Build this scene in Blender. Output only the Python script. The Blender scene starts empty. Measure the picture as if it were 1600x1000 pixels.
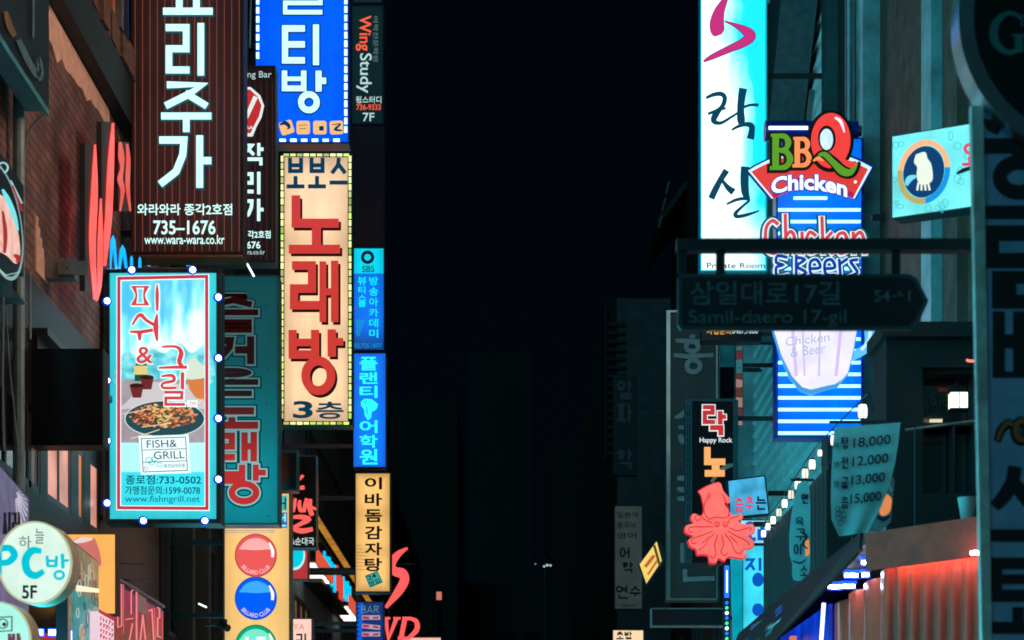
import bpy, bmesh, math, random
from mathutils import Vector, Matrix
random.seed(7)
SC = bpy.context.scene
COL = SC.collection

# ------------------------------------------------------------------ camera, world, exposure
F, CX, HY, EYE = 3000.0, 800.0, 1290.0, 1.6      # focal length, vanishing point (photo pixels), eye height
cam = bpy.data.objects.new('camera', bpy.data.cameras.new('camera'))
COL.objects.link(cam)
cam.location = (0, 0, EYE)
cam.rotation_euler = (math.radians(90), 0, 0)
cam.data.sensor_width = 36
cam.data.lens = 36 * F / 1600
cam.data.shift_y = (HY - 500) / 1600
cam.data.clip_start = .2
cam.data.clip_end = 3000
cam.data.dof.use_dof = True
cam.data.dof.focus_distance = 24
cam.data.dof.aperture_fstop = 3.2
SC.camera = cam

W = bpy.data.worlds.new("World"); SC.world = W; W.use_nodes = True
nt = W.node_tree
bg = nt.nodes['Background']
tc = nt.nodes.new('ShaderNodeTexCoord'); sx = nt.nodes.new('ShaderNodeSeparateXYZ')
rp = nt.nodes.new('ShaderNodeValToRGB')
nt.links.new(tc.outputs['Generated'], sx.inputs[0]); nt.links.new(sx.outputs['Z'], rp.inputs[0])
rp.color_ramp.elements[0].position = .0; rp.color_ramp.elements[0].color = (.0004, .0019, .0036, 1)
rp.color_ramp.elements[1].position = 1.0; rp.color_ramp.elements[1].color = (.0008, .0065, .0095, 1)
e = rp.color_ramp.elements.new(.45); e.color = (.0005, .0016, .0034, 1)
nt.links.new(rp.outputs[0], bg.inputs['Color']); bg.inputs['Strength'].default_value = 1.0

sun = bpy.data.objects.new('city_glow_sun', bpy.data.lights.new('city_glow_sun', 'SUN')); COL.objects.link(sun)
sun.data.energy = .42; sun.data.angle = math.radians(35); sun.data.color = (.19, .85, 1.0)
sun.rotation_euler = Vector((.38, .9, -.26)).to_track_quat('-Z', 'Y').to_euler()
SC.view_settings.view_transform = 'Standard'
SC.view_settings.look = 'None'
SC.view_settings.exposure = 0
SC.view_settings.gamma = 1
SC.cycles.use_denoising = True
SC.cycles.max_bounces = 6
SC.cycles.filter_width = 1.75
SC.cycles.sample_clamp_indirect = 4
try:
    SC.cycles.use_light_tree = True
except Exception:
    pass

# ------------------------------------------------------------------ materials
def lin(c):
    return tuple((v / 255 / 12.92) if v / 255 <= .04045 else ((v / 255 + .055) / 1.055) ** 2.4 for v in c) + (1,)

_mats = {}
def mat(name, col, rough=.6, metal=0, var=.25, scale=6, bump=0, spec=.4):
    """unlit surface: sRGB colour, blotchy wear from two noises, optional bump"""
    if name in _mats: return _mats[name]
    m = bpy.data.materials.new(name); m.use_nodes = True; n = m.node_tree.nodes; l = m.node_tree.links
    b = n['Principled BSDF']; b.inputs['Roughness'].default_value = rough; b.inputs['Metallic'].default_value = metal
    b.inputs['Specular IOR Level'].default_value = spec
    t = n.new('ShaderNodeTexCoord'); nz = n.new('ShaderNodeTexNoise'); nz.inputs['Scale'].default_value = scale
    nz.inputs['Detail'].default_value = 7; nz.inputs['Roughness'].default_value = .65
    l.new(t.outputs['Object'], nz.inputs['Vector'])
    mr = n.new('ShaderNodeMapRange'); mr.inputs['From Min'].default_value = .3; mr.inputs['From Max'].default_value = .7
    mr.inputs['To Min'].default_value = 1 - var; mr.inputs['To Max'].default_value = 1 + var * .6
    l.new(nz.outputs[0], mr.inputs[0])
    mx = n.new('ShaderNodeVectorMath'); mx.operation = 'SCALE'; mx.inputs[0].default_value = lin(col)[:3]
    l.new(mr.outputs[0], mx.inputs['Scale']); l.new(mx.outputs[0], b.inputs['Base Color'])
    if bump:
        bp = n.new('ShaderNodeBump'); bp.inputs['Strength'].default_value = bump; bp.inputs['Distance'].default_value = .02
        l.new(nz.outputs[0], bp.inputs['Height']); l.new(bp.outputs[0], b.inputs['Normal'])
    _mats[name] = m; return m

def lit(name, col, s=1.0, base=None, var=0, scale=3, zr=None, rough=.35, edge=0, tubes=0, rand=0):
    """something that gives off light (lightbox face, neon, bulb). var: uneven tubes behind the panel.
       zr=(z0,k0,z1,k1): lower/upper tubes of a box burn at different strength (object space z)"""
    if name in _mats: return _mats[name]
    m = bpy.data.materials.new(name); m.use_nodes = True; n = m.node_tree.nodes; l = m.node_tree.links
    b = n['Principled BSDF']; b.inputs['Roughness'].default_value = rough
    b.inputs['Base Color'].default_value = lin(base or tuple(int(v * .45) for v in col))
    b.inputs['Specular IOR Level'].default_value = .25
    b.inputs['Emission Color'].default_value = lin(col); b.inputs['Emission Strength'].default_value = s
    if rand:
        oi = n.new('ShaderNodeObjectInfo'); mr = n.new('ShaderNodeMapRange'); mr.inputs['To Min'].default_value = s * (1 - rand); mr.inputs['To Max'].default_value = s * (1 + rand * .5)
        l.new(oi.outputs['Random'], mr.inputs[0]); l.new(mr.outputs[0], b.inputs['Emission Strength'])
    if var or zr or edge:
        t = n.new('ShaderNodeTexCoord'); last = None
        if var:
            nz = n.new('ShaderNodeTexNoise'); nz.inputs['Scale'].default_value = scale; nz.inputs['Detail'].default_value = 4
            l.new(t.outputs['Object'], nz.inputs['Vector'])
            mr = n.new('ShaderNodeMapRange'); mr.inputs['From Min'].default_value = .3; mr.inputs['From Max'].default_value = .7
            mr.inputs['To Min'].default_value = s * (1 - var); mr.inputs['To Max'].default_value = s * (1 + var)
            l.new(nz.outputs[0], mr.inputs[0]); last = mr.outputs[0]
        if zr:
            sp = n.new('ShaderNodeSeparateXYZ'); l.new(t.outputs['Object'], sp.inputs[0])
            m2 = n.new('ShaderNodeMapRange'); m2.interpolation_type = 'SMOOTHSTEP'
            for k, v in zip(('From Min', 'To Min', 'From Max', 'To Max'), zr): m2.inputs[k].default_value = v
            l.new(sp.outputs['Z'], m2.inputs[0])
            mu = n.new('ShaderNodeMath'); mu.operation = 'MULTIPLY'
            if last: l.new(last, mu.inputs[0])
            else: mu.inputs[0].default_value = s
            l.new(m2.outputs[0], mu.inputs[1]); last = mu.outputs[0]
        if edge:                     # a lightbox: tubes in the middle, dimmer towards its frame, faint dim gaps between tube ends
            sp = n.new('ShaderNodeSeparateXYZ'); l.new(t.outputs['Generated'], sp.inputs[0]); fs = []
            def op(o, a, bb):
                q = n.new('ShaderNodeMath'); q.operation = o
                for i, v in enumerate((a, bb)):
                    if v is None: continue
                    if isinstance(v, (int, float)): q.inputs[i].default_value = v
                    else: l.new(v, q.inputs[i])
                return q.outputs[0]
            for ax, pw in (('X', 3), ('Z', 10)):
                fs.append(op('POWER', op('MULTIPLY', op('ABSOLUTE', op('SUBTRACT', sp.outputs[ax], .5), None), 2.0), pw))
            k = op('SUBTRACT', 1.0, op('MULTIPLY', op('MAXIMUM', fs[0], fs[1]), edge))
            if tubes:
                k = op('MULTIPLY', k, op('SUBTRACT', 1.0, op('MULTIPLY', op('POWER', op('ABSOLUTE', op('COSINE', op('MULTIPLY', sp.outputs['Z'], math.pi * tubes), None), None), 6.0), .16)))
            mp = n.new('ShaderNodeMapping'); mp.inputs['Scale'].default_value = (9, 9, .9); l.new(t.outputs['Object'], mp.inputs[0])
            ns = n.new('ShaderNodeTexNoise'); ns.inputs['Scale'].default_value = 1; ns.inputs['Detail'].default_value = 6; l.new(mp.outputs[0], ns.inputs['Vector'])
            k = op('MULTIPLY', k, op('ADD', op('MULTIPLY', ns.outputs[0], .34), .83))     # dust streaks on the outside of the sheet
            last = op('MULTIPLY', k, last if last else s)
        l.new(last, b.inputs['Emission Strength'])
    _mats[name] = m; return m

def clouds(name, c1, c2, c3, s, grad, scale, bias=.5, soft=.12, off=0):
    """backlit print whose colours run softly into each other: grad = weights on object x and z"""
    if name in _mats: return _mats[name]
    m = bpy.data.materials.new(name); m.use_nodes = True; n = m.node_tree.nodes; l = m.node_tree.links; b = n['Principled BSDF']
    b.inputs['Base Color'].default_value = (.3, .4, .4, 1); b.inputs['Roughness'].default_value = .4; b.inputs['Emission Strength'].default_value = s
    t = n.new('ShaderNodeTexCoord'); mp = n.new('ShaderNodeMapping'); mp.inputs['Scale'].default_value = scale; l.new(t.outputs['Object'], mp.inputs[0])
    nz = n.new('ShaderNodeTexNoise'); nz.inputs['Scale'].default_value = 1; nz.inputs['Detail'].default_value = 3; l.new(mp.outputs[0], nz.inputs['Vector'])
    dt = n.new('ShaderNodeVectorMath'); dt.operation = 'DOT_PRODUCT'; l.new(t.outputs['Object'], dt.inputs[0]); dt.inputs[1].default_value = (grad[0], 0, grad[1])
    ad = n.new('ShaderNodeMath'); ad.operation = 'ADD'; l.new(nz.outputs[0], ad.inputs[0]); l.new(dt.outputs['Value'], ad.inputs[1])
    a2 = n.new('ShaderNodeMath'); a2.operation = 'ADD'; a2.inputs[1].default_value = off; l.new(ad.outputs[0], a2.inputs[0])
    r = n.new('ShaderNodeValToRGB'); l.new(a2.outputs[0], r.inputs[0]); e = r.color_ramp.elements
    e[0].position = max(bias - soft, 0); e[0].color = lin(c1); e[1].position = bias + soft; e[1].color = lin(c3); q = e.new(bias); q.color = lin(c2)
    l.new(r.outputs[0], b.inputs['Emission Color']); _mats[name] = m; return m

def brick(name, c1, c2, mortar, sx_=4.2, axis='YZ'):
    if name in _mats: return _mats[name]
    m = bpy.data.materials.new(name); m.use_nodes = True; n = m.node_tree.nodes; l = m.node_tree.links
    b = n['Principled BSDF']; b.inputs['Roughness'].default_value = .85
    t = n.new('ShaderNodeTexCoord'); sp = n.new('ShaderNodeSeparateXYZ'); cb = n.new('ShaderNodeCombineXYZ')
    l.new(t.outputs['Object'], sp.inputs[0]); l.new(sp.outputs[axis[0]], cb.inputs[0]); l.new(sp.outputs[axis[1]], cb.inputs[1])
    br = n.new('ShaderNodeTexBrick'); br.inputs['Scale'].default_value = sx_; br.inputs['Mortar Size'].default_value = .035
    br.inputs['Color1'].default_value = lin(c1); br.inputs['Color2'].default_value = lin(c2); br.inputs['Mortar'].default_value = lin(mortar)
    br.inputs['Brick Width'].default_value = .9; br.inputs['Row Height'].default_value = .3
    l.new(cb.outputs[0], br.inputs['Vector'])
    nz = n.new('ShaderNodeTexNoise'); nz.inputs['Scale'].default_value = 2.3; nz.inputs['Detail'].default_value = 8
    l.new(t.outputs['Object'], nz.inputs['Vector'])
    mr = n.new('ShaderNodeMapRange'); mr.inputs['From Min'].default_value = .3; mr.inputs['From Max'].default_value = .7
    mr.inputs['To Min'].default_value = .45; mr.inputs['To Max'].default_value = 1.3
    l.new(nz.outputs[0], mr.inputs[0])
    mx = n.new('ShaderNodeVectorMath'); mx.operation = 'SCALE'
    l.new(br.outputs['Color'], mx.inputs[0]); l.new(mr.outputs[0], mx.inputs['Scale']); l.new(mx.outputs[0], b.inputs['Base Color'])
    bp = n.new('ShaderNodeBump'); bp.inputs['Strength'].default_value = .6; bp.inputs['Distance'].default_value = .012; bp.invert = True
    l.new(br.outputs['Fac'], bp.inputs['Height']); l.new(bp.outputs[0], b.inputs['Normal'])
    _mats[name] = m; return m

BLACK = mat('black_metal', (22, 25, 28), .5)
DARK = mat('dark_metal', (48, 55, 60), .45, .3)
TEALM = mat('painted_teal_metal', (110, 140, 142), .45, .2)
STEEL = mat('galvanised_steel', (150, 158, 160), .4, .6)
INK = mat('black_ink', (16, 18, 22), .6)
GLASS = mat('dark_glass', (12, 18, 22), .08, 0, .1, spec=.8)
PLAST = mat('plaster', (150, 150, 146), .85, 0, .35, 3, .3)
CONC = mat('concrete', (120, 122, 120), .9, 0, .4, 3, .4)
DCONC = mat('dark_concrete', (70, 74, 76), .9, 0, .4, 3, .4)
WHITE_DIM = mat('white_vinyl', (190, 195, 195), .6)

# ------------------------------------------------------------------ mesh builder
def sm(pts, n=6):
    """Catmull-Rom through points (any tuple length)"""
    out = []
    for i in range(len(pts) - 1):
        p0 = pts[max(i - 1, 0)]; p1 = pts[i]; p2 = pts[i + 1]; p3 = pts[min(i + 2, len(pts) - 1)]
        for k in range(n):
            t = k / n
            out.append(tuple(.5 * (2 * b + (c - a) * t + (2 * a - 5 * b + 4 * c - d) * t * t + (3 * b - a - 3 * c + d) * t ** 3)
                             for a, b, c, d in zip(p0, p1, p2, p3)))
    out.append(tuple(pts[-1])); return out

class MB:
    def __init__(s, T=None, m=None):
        s.T = T or (lambda u, v, w: (u, v, w)); s.v = []; s.f = []; s.fm = []; s.m = m; s.k = 0; s.ms = []
    def add(s, vs, fs):
        o = len(s.v); s.v += [s.T(*p) for p in vs]
        if s.m not in s.ms: s.ms.append(s.m)
        i = s.ms.index(s.m)
        for f in fs: s.f.append([o + a for a in f]); s.fm.append(i)
        return s
    def nud(s):                       # strokes laid over each other step forward by a hair
        s.k += 1; return (s.k % 9) * .0007
    def poly(s, pts, w0, w1):
        n = len(pts)
        vs = [(p[0], p[1], w1) for p in pts] + [(p[0], p[1], w0) for p in pts]
        return s.add(vs, [list(range(n)), list(range(2 * n - 1, n - 1, -1))] + [[i, i + n, (i + 1) % n + n, (i + 1) % n] for i in range(n)])
    def rect(s, x0, y0, x1, y1, w0, w1): return s.poly([(x0, y0), (x1, y0), (x1, y1), (x0, y1)], w0, w1)
    def frame(s, x0, y0, x1, y1, t, w0, w1):
        o = [(x0, y0), (x1, y0), (x1, y1), (x0, y1)]; i = [(x0 + t, y0 + t), (x1 - t, y0 + t), (x1 - t, y1 - t), (x0 + t, y1 - t)]
        return s.band(o, i, w0, w1)
    def band(s, o, i, w0, w1, closed=True):
        n = len(o)
        vs = [(p[0], p[1], w) for w in (w1, w0) for q in (o, i) for p in q]
        fs = []
        for a in range(n if closed else n - 1):
            b = (a + 1) % n
            fs += [[a, b, n + b, n + a], [2 * n + a, 3 * n + a, 3 * n + b, 2 * n + b], [a, 2 * n + a, 2 * n + b, b], [n + a, n + b, 3 * n + b, 3 * n + a]]
        if not closed:
            fs += [[0, n, 3 * n, 2 * n], [n - 1, 3 * n - 1, 4 * n - 1, 2 * n - 1]]
        return s.add(vs, fs)
    def ring(s, cx, cy, rx, ry, t, w0, w1, n=28):
        a = [2 * math.pi * k / n for k in range(n)]
        return s.band([(cx + rx * math.cos(q), cy + ry * math.sin(q)) for q in a], [(cx + max(rx - t, .3) * math.cos(q), cy + max(ry - t, .3) * math.sin(q)) for q in a], w0, w1)
    def disc(s, cx, cy, rx, ry, w0, w1, n=32, a0=0, rot=0):
        pts = []
        for k in range(n):
            q = 2 * math.pi * k / n + a0; x = rx * math.cos(q); y = ry * math.sin(q)
            pts.append((cx + x * math.cos(rot) - y * math.sin(rot), cy + x * math.sin(rot) + y * math.cos(rot)))
        return s.poly(pts, w0, w1)
    def ribbon(s, pts, width, w0, w1, ext=None, closed=False):
        """flat stroke of constant or per-point width with mitred joins"""
        pts = [tuple(p) for p in pts]
        q = [pts[0]]; wd = width if isinstance(width, (list, tuple)) else [width] * len(pts); wl = [wd[0]]
        for p, ww in zip(pts[1:], wd[1:]):
            if (p[0] - q[-1][0]) ** 2 + (p[1] - q[-1][1]) ** 2 > 1e-6: q.append(p); wl.append(ww)
        if len(q) < 2: return s
        if ext:
            def push(a, b, l):
                d = math.hypot(a[0] - b[0], a[1] - b[1]); return (a[0] + (a[0] - b[0]) / d * l, a[1] + (a[1] - b[1]) / d * l)
            q[0] = push(q[0], q[1], ext); q[-1] = push(q[-1], q[-2], ext)
        L, R = [], []; n = len(q)
        for i, p in enumerate(q):
            def un(a, b):
                d = math.hypot(b[0] - a[0], b[1] - a[1]) or 1; return (-(b[1] - a[1]) / d, (b[0] - a[0]) / d)
            if closed: n1 = un(q[i - 1], p); n2 = un(p, q[(i + 1) % n])
            else:
                n1 = un(q[i - 1], p) if i else un(p, q[1]); n2 = un(p, q[i + 1]) if i < n - 1 else n1
            mx, my = n1[0] + n2[0], n1[1] + n2[1]; d = math.hypot(mx, my)
            if d < .3: mx, my = n2; sc = 1
            else: mx /= d; my /= d; sc = min(1 / max(mx * n2[0] + my * n2[1], .2), 1.8)
            h = wl[i] / 2 * sc
            L.append((p[0] + mx * h, p[1] + my * h)); R.append((p[0] - mx * h, p[1] - my * h))
        z = s.nud()
        return s.band(L, R, w0, w1 + z, closed)
    def brush(s, pts, w0, w1, n=5):      # pts (x, y, width)
        p = sm(pts, n); return s.ribbon([(a[0], a[1]) for a in p], [max(a[2], .6) for a in p], w0, w1)
    # ---- world space solids
    def box(s, a, b):
        x0, y0, z0 = a; x1, y1, z1 = b
        vs = [(x, y, z) for z in (z0, z1) for y in (y0, y1) for x in (x0, x1)]
        return s.add(vs, [[0, 2, 3, 1], [4, 5, 7, 6], [0, 1, 5, 4], [2, 6, 7, 3], [0, 4, 6, 2], [1, 3, 7, 5]])
    def tube(s, path, r, n=8):
        path = [Vector(p) for p in path]; vs = []; m = len(path)
        for i, p in enumerate(path):
            t = (path[min(i + 1, m - 1)] - path[max(i - 1, 0)]).normalized()
            up = Vector((0, 0, 1)) if abs(t.z) < .9 else Vector((1, 0, 0))
            a = t.cross(up).normalized(); b = t.cross(a)
            for k in range(n):
                q = 2 * math.pi * k / n; vs.append(tuple(p + a * (r * math.cos(q)) + b * (r * math.sin(q))))
        fs = [[i * n + k, i * n + (k + 1) % n, (i + 1) * n + (k + 1) % n, (i + 1) * n + k] for i in range(m - 1) for k in range(n)]
        fs += [list(range(n - 1, -1, -1)), list(range((m - 1) * n, m * n))]
        return s.add(vs, fs)
    def beam(s, a, b, wx, wz):
        a, b = Vector(a), Vector(b); t = (b - a).normalized()
        up = Vector((0, 0, 1)) if abs(t.z) < .95 else Vector((0, 1, 0))
        u = t.cross(up).normalized() * wx / 2; v = u.normalized().cross(t).normalized() * wz / 2
        vs = [tuple(p + i * u + j * v) for p in (a, b) for i, j in ((-1, -1), (1, -1), (1, 1), (-1, 1))]
        return s.add(vs, [[0, 1, 2, 3], [7, 6, 5, 4]] + [[k, k + 4, (k + 1) % 4 + 4, (k + 1) % 4] for k in range(4)])
    def build(s, name, parent=None, m=None, bevel=0):
        me = bpy.data.meshes.new(name); me.from_pydata(s.v, [], s.f)
        for q in (s.ms or [m]): me.materials.append(q or m)
        me.polygons.foreach_set('material_index', s.fm)
        bm = bmesh.new(); bm.from_mesh(me); bmesh.ops.recalc_face_normals(bm, faces=bm.faces); bm.to_mesh(me); bm.free()
        o = bpy.data.objects.new(name, me); COL.objects.link(o)
        if parent: o.parent = parent
        if bevel:
            bv = o.modifiers.new('bevel', 'BEVEL'); bv.width = bevel; bv.segments = 2; bv.limit_method = 'ANGLE'
        return o

def tag(o, label=None, cat=None, group=None, kind=None):
    if label: o['label'] = label
    if cat: o['category'] = cat
    if group: o['group'] = group
    if kind: o['kind'] = kind
    return o
def thing(name, label, cat, loc=(0, 0, 0), group=None):
    o = bpy.data.objects.new(name, None); COL.objects.link(o); o.location = loc; o.empty_display_size = .2
    return tag(o, label, cat, group)
def clone(o, parent=None, loc=None, label=None):
    c = o.copy(); COL.objects.link(c); c.parent = parent
    if loc is not None: c.location = loc
    if label: c['label'] = label
    for ch in list(o.children): clone(ch, c)
    return c

def P(px, py, d): return Vector(((px - CX) / F * d, d, EYE + (HY - py) / F * d))
def PS(px, py, X): return P(px, py, X * F / (px - CX))

# ------------------------------------------------------------------ lettering
_gl = {}
def glyphs(text, bold, ext=True):
    k = (text, bold)
    if k in _gl: return _gl[k]
    c = bpy.data.curves.new('text', 'FONT'); c.body = text; c.size = 1; c.offset = bold; c.extrude = .5; c.resolution_u = 4
    o = bpy.data.objects.new('text', c); COL.objects.link(o)
    dg = bpy.context.evaluated_depsgraph_get(); dg.update()
    me = bpy.data.meshes.new_from_object(o.evaluated_get(dg))
    bpy.data.objects.remove(o); bpy.data.curves.remove(c)
    vs = [tuple(v.co) for v in me.vertices]; fs = [list(p.vertices) for p in me.polygons]
    bpy.data.meshes.remove(me)
    xs = [v[0] for v in vs]; ys = [v[1] for v in vs]
    _gl[k] = (vs, fs, min(xs), max(xs), min(ys), max(ys)); return _gl[k]
def text(mb, t, x0, y0, x1, y1, w0, w1, bold=.0, rot=False, warp=None, slant=0):
    vs, fs, a, b, c, d = glyphs(t, bold); out = []
    z = mb.nud()
    for x, y, q in vs:
        u = (x - a) / (b - a); v = (y - c) / (d - c)
        if rot: px = x0 + v * (x1 - x0); py = y0 + u * (y1 - y0)
        else: px = x0 + u * (x1 - x0); py = y1 - v * (y1 - y0); px += slant * (y1 - py)
        if warp: px, py = warp(px, py)
        out.append((px, py, (w1 + z) if q > 0 else w0))
    mb.add(out, fs)

J = {'ㄱ': [[(0, 0), (1, 0), (1, 1)]], 'ㄱs': [[(0, 0), (.95, 0), (.9, .35), (.6, .75), (0, 1)]], 'ㄴ': [[(0, 0), (0, 1), (1, 1)]],
     'ㄷ': [[(1, 0), (0, 0), (0, 1), (1, 1)]], 'ㄹ': [[(0, 0), (1, 0), (1, .5), (0, .5), (0, 1), (1, 1)]],
     'ㅁ': [[(0, 0), (0, 1), (1, 1), (1, 0), (0, 0)]], 'ㅂ': [[(0, 0), (0, 1), (1, 1), (1, 0)], [(.02, .5), (.98, .5)]],
     'ㅅ': [[(.5, 0), (.45, .45), (0, 1)], [(.5, .4), (1, 1)]], 'ㅇ': 'O', 'ㅈ': [[(.05, 0), (.95, 0), (.55, .5), (0, 1)], [(.55, .5), (1, 1)]],
     'ㅊ': [[(.35, 0), (.65, 0)], [(.05, .3), (.95, .3), (.55, .6), (0, 1)], [(.55, .6), (1, 1)]],
     'ㅋ': [[(0, 0), (1, 0), (1, 1)], [(0, .5), (1, .5)]], 'ㅌ': [[(1, 0), (0, 0), (0, 1), (1, 1)], [(0, .5), (1, .5)]],
     'ㅍ': [[(0, 0), (1, 0)], [(.3, 0), (.3, 1)], [(.7, 0), (.7, 1)], [(0, 1), (1, 1)]], 'ㅎ': 'H',
     'ㅏ': [[(.25, 0), (.25, 1)], [(.25, .48), (1, .48)]], 'ㅓ': [[(.75, 0), (.75, 1)], [(0, .48), (.75, .48)]], 'ㅣ': [[(.5, 0), (.5, 1)]],
     'ㅐ': [[(.1, .02), (.1, .98)], [(.9, 0), (.9, 1)], [(.1, .48), (.9, .48)]], 'ㅔ': [[(.45, .02), (.45, .98)], [(.95, 0), (.95, 1)], [(0, .48), (.45, .48)]],
     'ㅗ': [[(0, 1), (1, 1)], [(.5, 0), (.5, 1)]], 'ㅜ': [[(0, 0), (1, 0)], [(.5, 0), (.5, 1)]], 'ㅡ': [[(0, .5), (1, .5)]],
     'ㅛ': [[(0, 1), (1, 1)], [(.3, 0), (.3, 1)], [(.7, 0), (.7, 1)]], 'ㅕ': [[(.75, 0), (.75, 1)], [(0, .3), (.75, .3)], [(0, .68), (.75, .68)]]}
INI = 'ㄱㄲㄴㄷㄸㄹㅁㅂㅃㅅㅆㅇㅈㅉㅊㅋㅌㅍㅎ'; VOW = 'ㅏㅐㅑㅒㅓㅔㅕㅖㅗㅘㅙㅚㅛㅜㅝㅞㅟㅠㅡㅢㅣ'
FIN = ['', 'ㄱ', 'ㄲ', 'ㄳ', 'ㄴ', 'ㄵ', 'ㄶ', 'ㄷ', 'ㄹ', 'ㄺ', 'ㄻ', 'ㄼ', 'ㄽ', 'ㄾ', 'ㄿ', 'ㅀ', 'ㅁ', 'ㅂ', 'ㅄ', 'ㅅ', 'ㅆ', 'ㅇ', 'ㅈ', 'ㅊ', 'ㅋ', 'ㅌ', 'ㅍ', 'ㅎ']
def syl_layout(ch):
    n = ord(ch) - 0xAC00; i, v, f = INI[n // 588], VOW[n % 588 // 28], FIN[n % 28]; out = []
    if v in 'ㅏㅐㅓㅔㅣㅕ':
        h = .56 if f else 1
        out.append((('ㄱs' if i == 'ㄱ' else i), (0, .02, .56, h * .96))); out.append((v, ((.66 if v != 'ㅓ' and v != 'ㅕ' and v != 'ㅔ' else .56), 0, 1, h)))
        if f: out.append((f, (.2, .66, .95, 1)))
    elif v in 'ㅗㅜㅡㅛ':
        if f: out += [(i, (.12, 0, .88, .34)), (v, (0, .4, 1, .58) if v != 'ㅡ' else (0, .4, 1, .56)), (f, (.12, .66, .88, 1))]
        elif v in 'ㅗㅛ': out += [(i, (.08, 0, .92, .5)), (v, (0, .6, 1, 1))]
        else: out += [(i, (.08, 0, .92, .52)), (v, (0, .62, 1, 1))]
    elif v == 'ㅝ': out += [(i, (.02, 0, .55, .32)), ('ㅜ', (0, .4, .6, .62)), ('ㅓ', (.6, 0, 1, .64))] + ([(f, (.15, .7, .95, 1))] if f else [])
    elif v == 'ㅟ': out += [(i, (.02, 0, .6, .5)), ('ㅜ', (0, .6, .66, .95)), ('ㅣ', (.75, 0, 1, 1))]
    return out
def jamo(mb, j, x0, y0, x1, y1, t, w0, w1):
    h = t / 2
    X = lambda u: x0 + h + u * (x1 - x0 - t); Y = lambda v: y0 + h + v * (y1 - y0 - t)
    if j == 'ㅃ':
        m = (x0 + x1) / 2; jamo(mb, 'ㅂ', x0, y0, m - t * .15, y1, t * .8, w0, w1); jamo(mb, 'ㅂ', m + t * .15, y0, x1, y1, t * .8, w0, w1); return
    g = J[j]
    if g == 'O': mb.ring((x0 + x1) / 2, (y0 + y1) / 2, (x1 - x0) / 2, (y1 - y0) / 2, t, w0, w1 + mb.nud(), 32); return
    if g == 'H':
        mb.ribbon([(X(.3), Y(.0)), (X(.7), Y(.0))], t * .9, w0, w1, h); mb.ribbon([(X(0), Y(.3)), (X(1), Y(.3))], t * .9, w0, w1, h)
        mb.ring((x0 + x1) / 2, y0 + (y1 - y0) * .72, (x1 - x0) * .36, (y1 - y0) * .28, t * .9, w0, w1 + mb.nud()); return
    for st in g:
        if len(st) == 5 and st[0] == st[-1]:
            mb.ribbon([(X(a), Y(b)) for a, b in st[:-1]], t, w0, w1, closed=True)
        else:
            pts = [(X(a), Y(b)) for a, b in st]
            mb.ribbon(pts, t, w0, w1, h)
def kor(mb, s, x0, y0, x1, y1, t, w0, w1, vert=True, gap=.14, grow=0):
    """stroke-built Korean letters filling the box; grow widens every stroke (for outlines)"""
    n = len(s); L = ((y1 - y0) if vert else (x1 - x0)); cell = L / (n + gap * (n - 1))
    for k, ch in enumerate(s):
        o = k * cell * (1 + gap)
        bx = (x0, y0 + o, x1, y0 + o + cell) if vert else (x0 + o, y0, x0 + o + cell, y1)
        if ch == ' ': continue
        w, hgt = bx[2] - bx[0], bx[3] - bx[1]
        for j, (a, b, c, d) in syl_layout(ch):
            jamo(mb, j, bx[0] + a * w - grow, bx[1] + b * hgt - grow, bx[0] + c * w + grow, bx[1] + d * hgt + grow, t + 2 * grow, w0, w1)

# ------------------------------------------------------------------ signs: planes in the street, drawn in photo pixels on that plane
class Sign:
    def __init__(s, name, label, cat, rect, d, group=None, yaw=0, street=None, depth=.2):
        s.r = rect; x0, y0, x1, y1 = rect; s.depth = depth; s.parts = {}
        if street is not None:
            s.n = Vector((1 if street < 0 else -1, 0, 0)); s.p0 = Vector((street, 0, 0)); base = PS((x0 + x1) / 2, y1, street)
        else:
            s.n = Vector((math.sin(yaw), -math.cos(yaw), 0)); s.p0 = P((x0 + x1) / 2, y1, d); base = s.p0.copy()
        s.base = base; s.root = thing(name, label, cat, base, group)
    def T(s, px, py, w):
        o = Vector((0, 0, EYE)); r = P(px, py, 1) - o
        t = (s.p0 - o).dot(s.n) / r.dot(s.n)
        return tuple(o + r * t + s.n * w - s.base)
    def part(s, name, m=None):
        if name not in s.parts: s.parts[name] = MB(s.T, m)
        if m: s.parts[name].m = m
        return s.parts[name]
    def one(s, name, m):              # a part that is one of several of its kind
        b = MB(s.T, m); s.parts[(name, len(s.parts))] = b; return b
    def cabinet(s, body, face, lip=3, back=True, lipw=.03, lipm=None):
        x0, y0, x1, y1 = s.r; D = s.depth
        s.part('cabinet', body).rect(x0, y0, x1, y1, -D, 0)
        if lip: s.part('cabinet', lipm or body).frame(x0, y0, x1, y1, lip, .002, lipw)
        g = lip + .6
        s.part('face', face).rect(x0 + g, y0 + g, x1 - g, y1 - g, .002, .012)
        if back: s.part('back_face', face).rect(x0 + g, y0 + g, x1 - g, y1 - g, -D - .012, -D - .002)
        return s
    def brackets(s, X, ys=(.2, .8), m=None):
        x0, y0, x1, y1 = s.r
        for k in ys:
            py = y0 + (y1 - y0) * k
            a = Vector(s.T(x0 if X < 0 else x1, py, -s.depth / 2)); b = Vector((X - s.base.x, a.y, a.z))
            mb = MB(None, m or DARK); mb.beam(a, b, .05, .06); s.parts[('bracket', len(s.parts))] = mb
    def done(s, bev=None):
        for k, b in s.parts.items():
            nm = k if isinstance(k, str) else k[0]
            if b.f: b.build(nm, s.root, bevel=.006 if nm in ('cabinet',) else 0)
        return s.root

XL, XR = -4.3, 4.3        # the two street walls
exec_order = []
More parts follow.
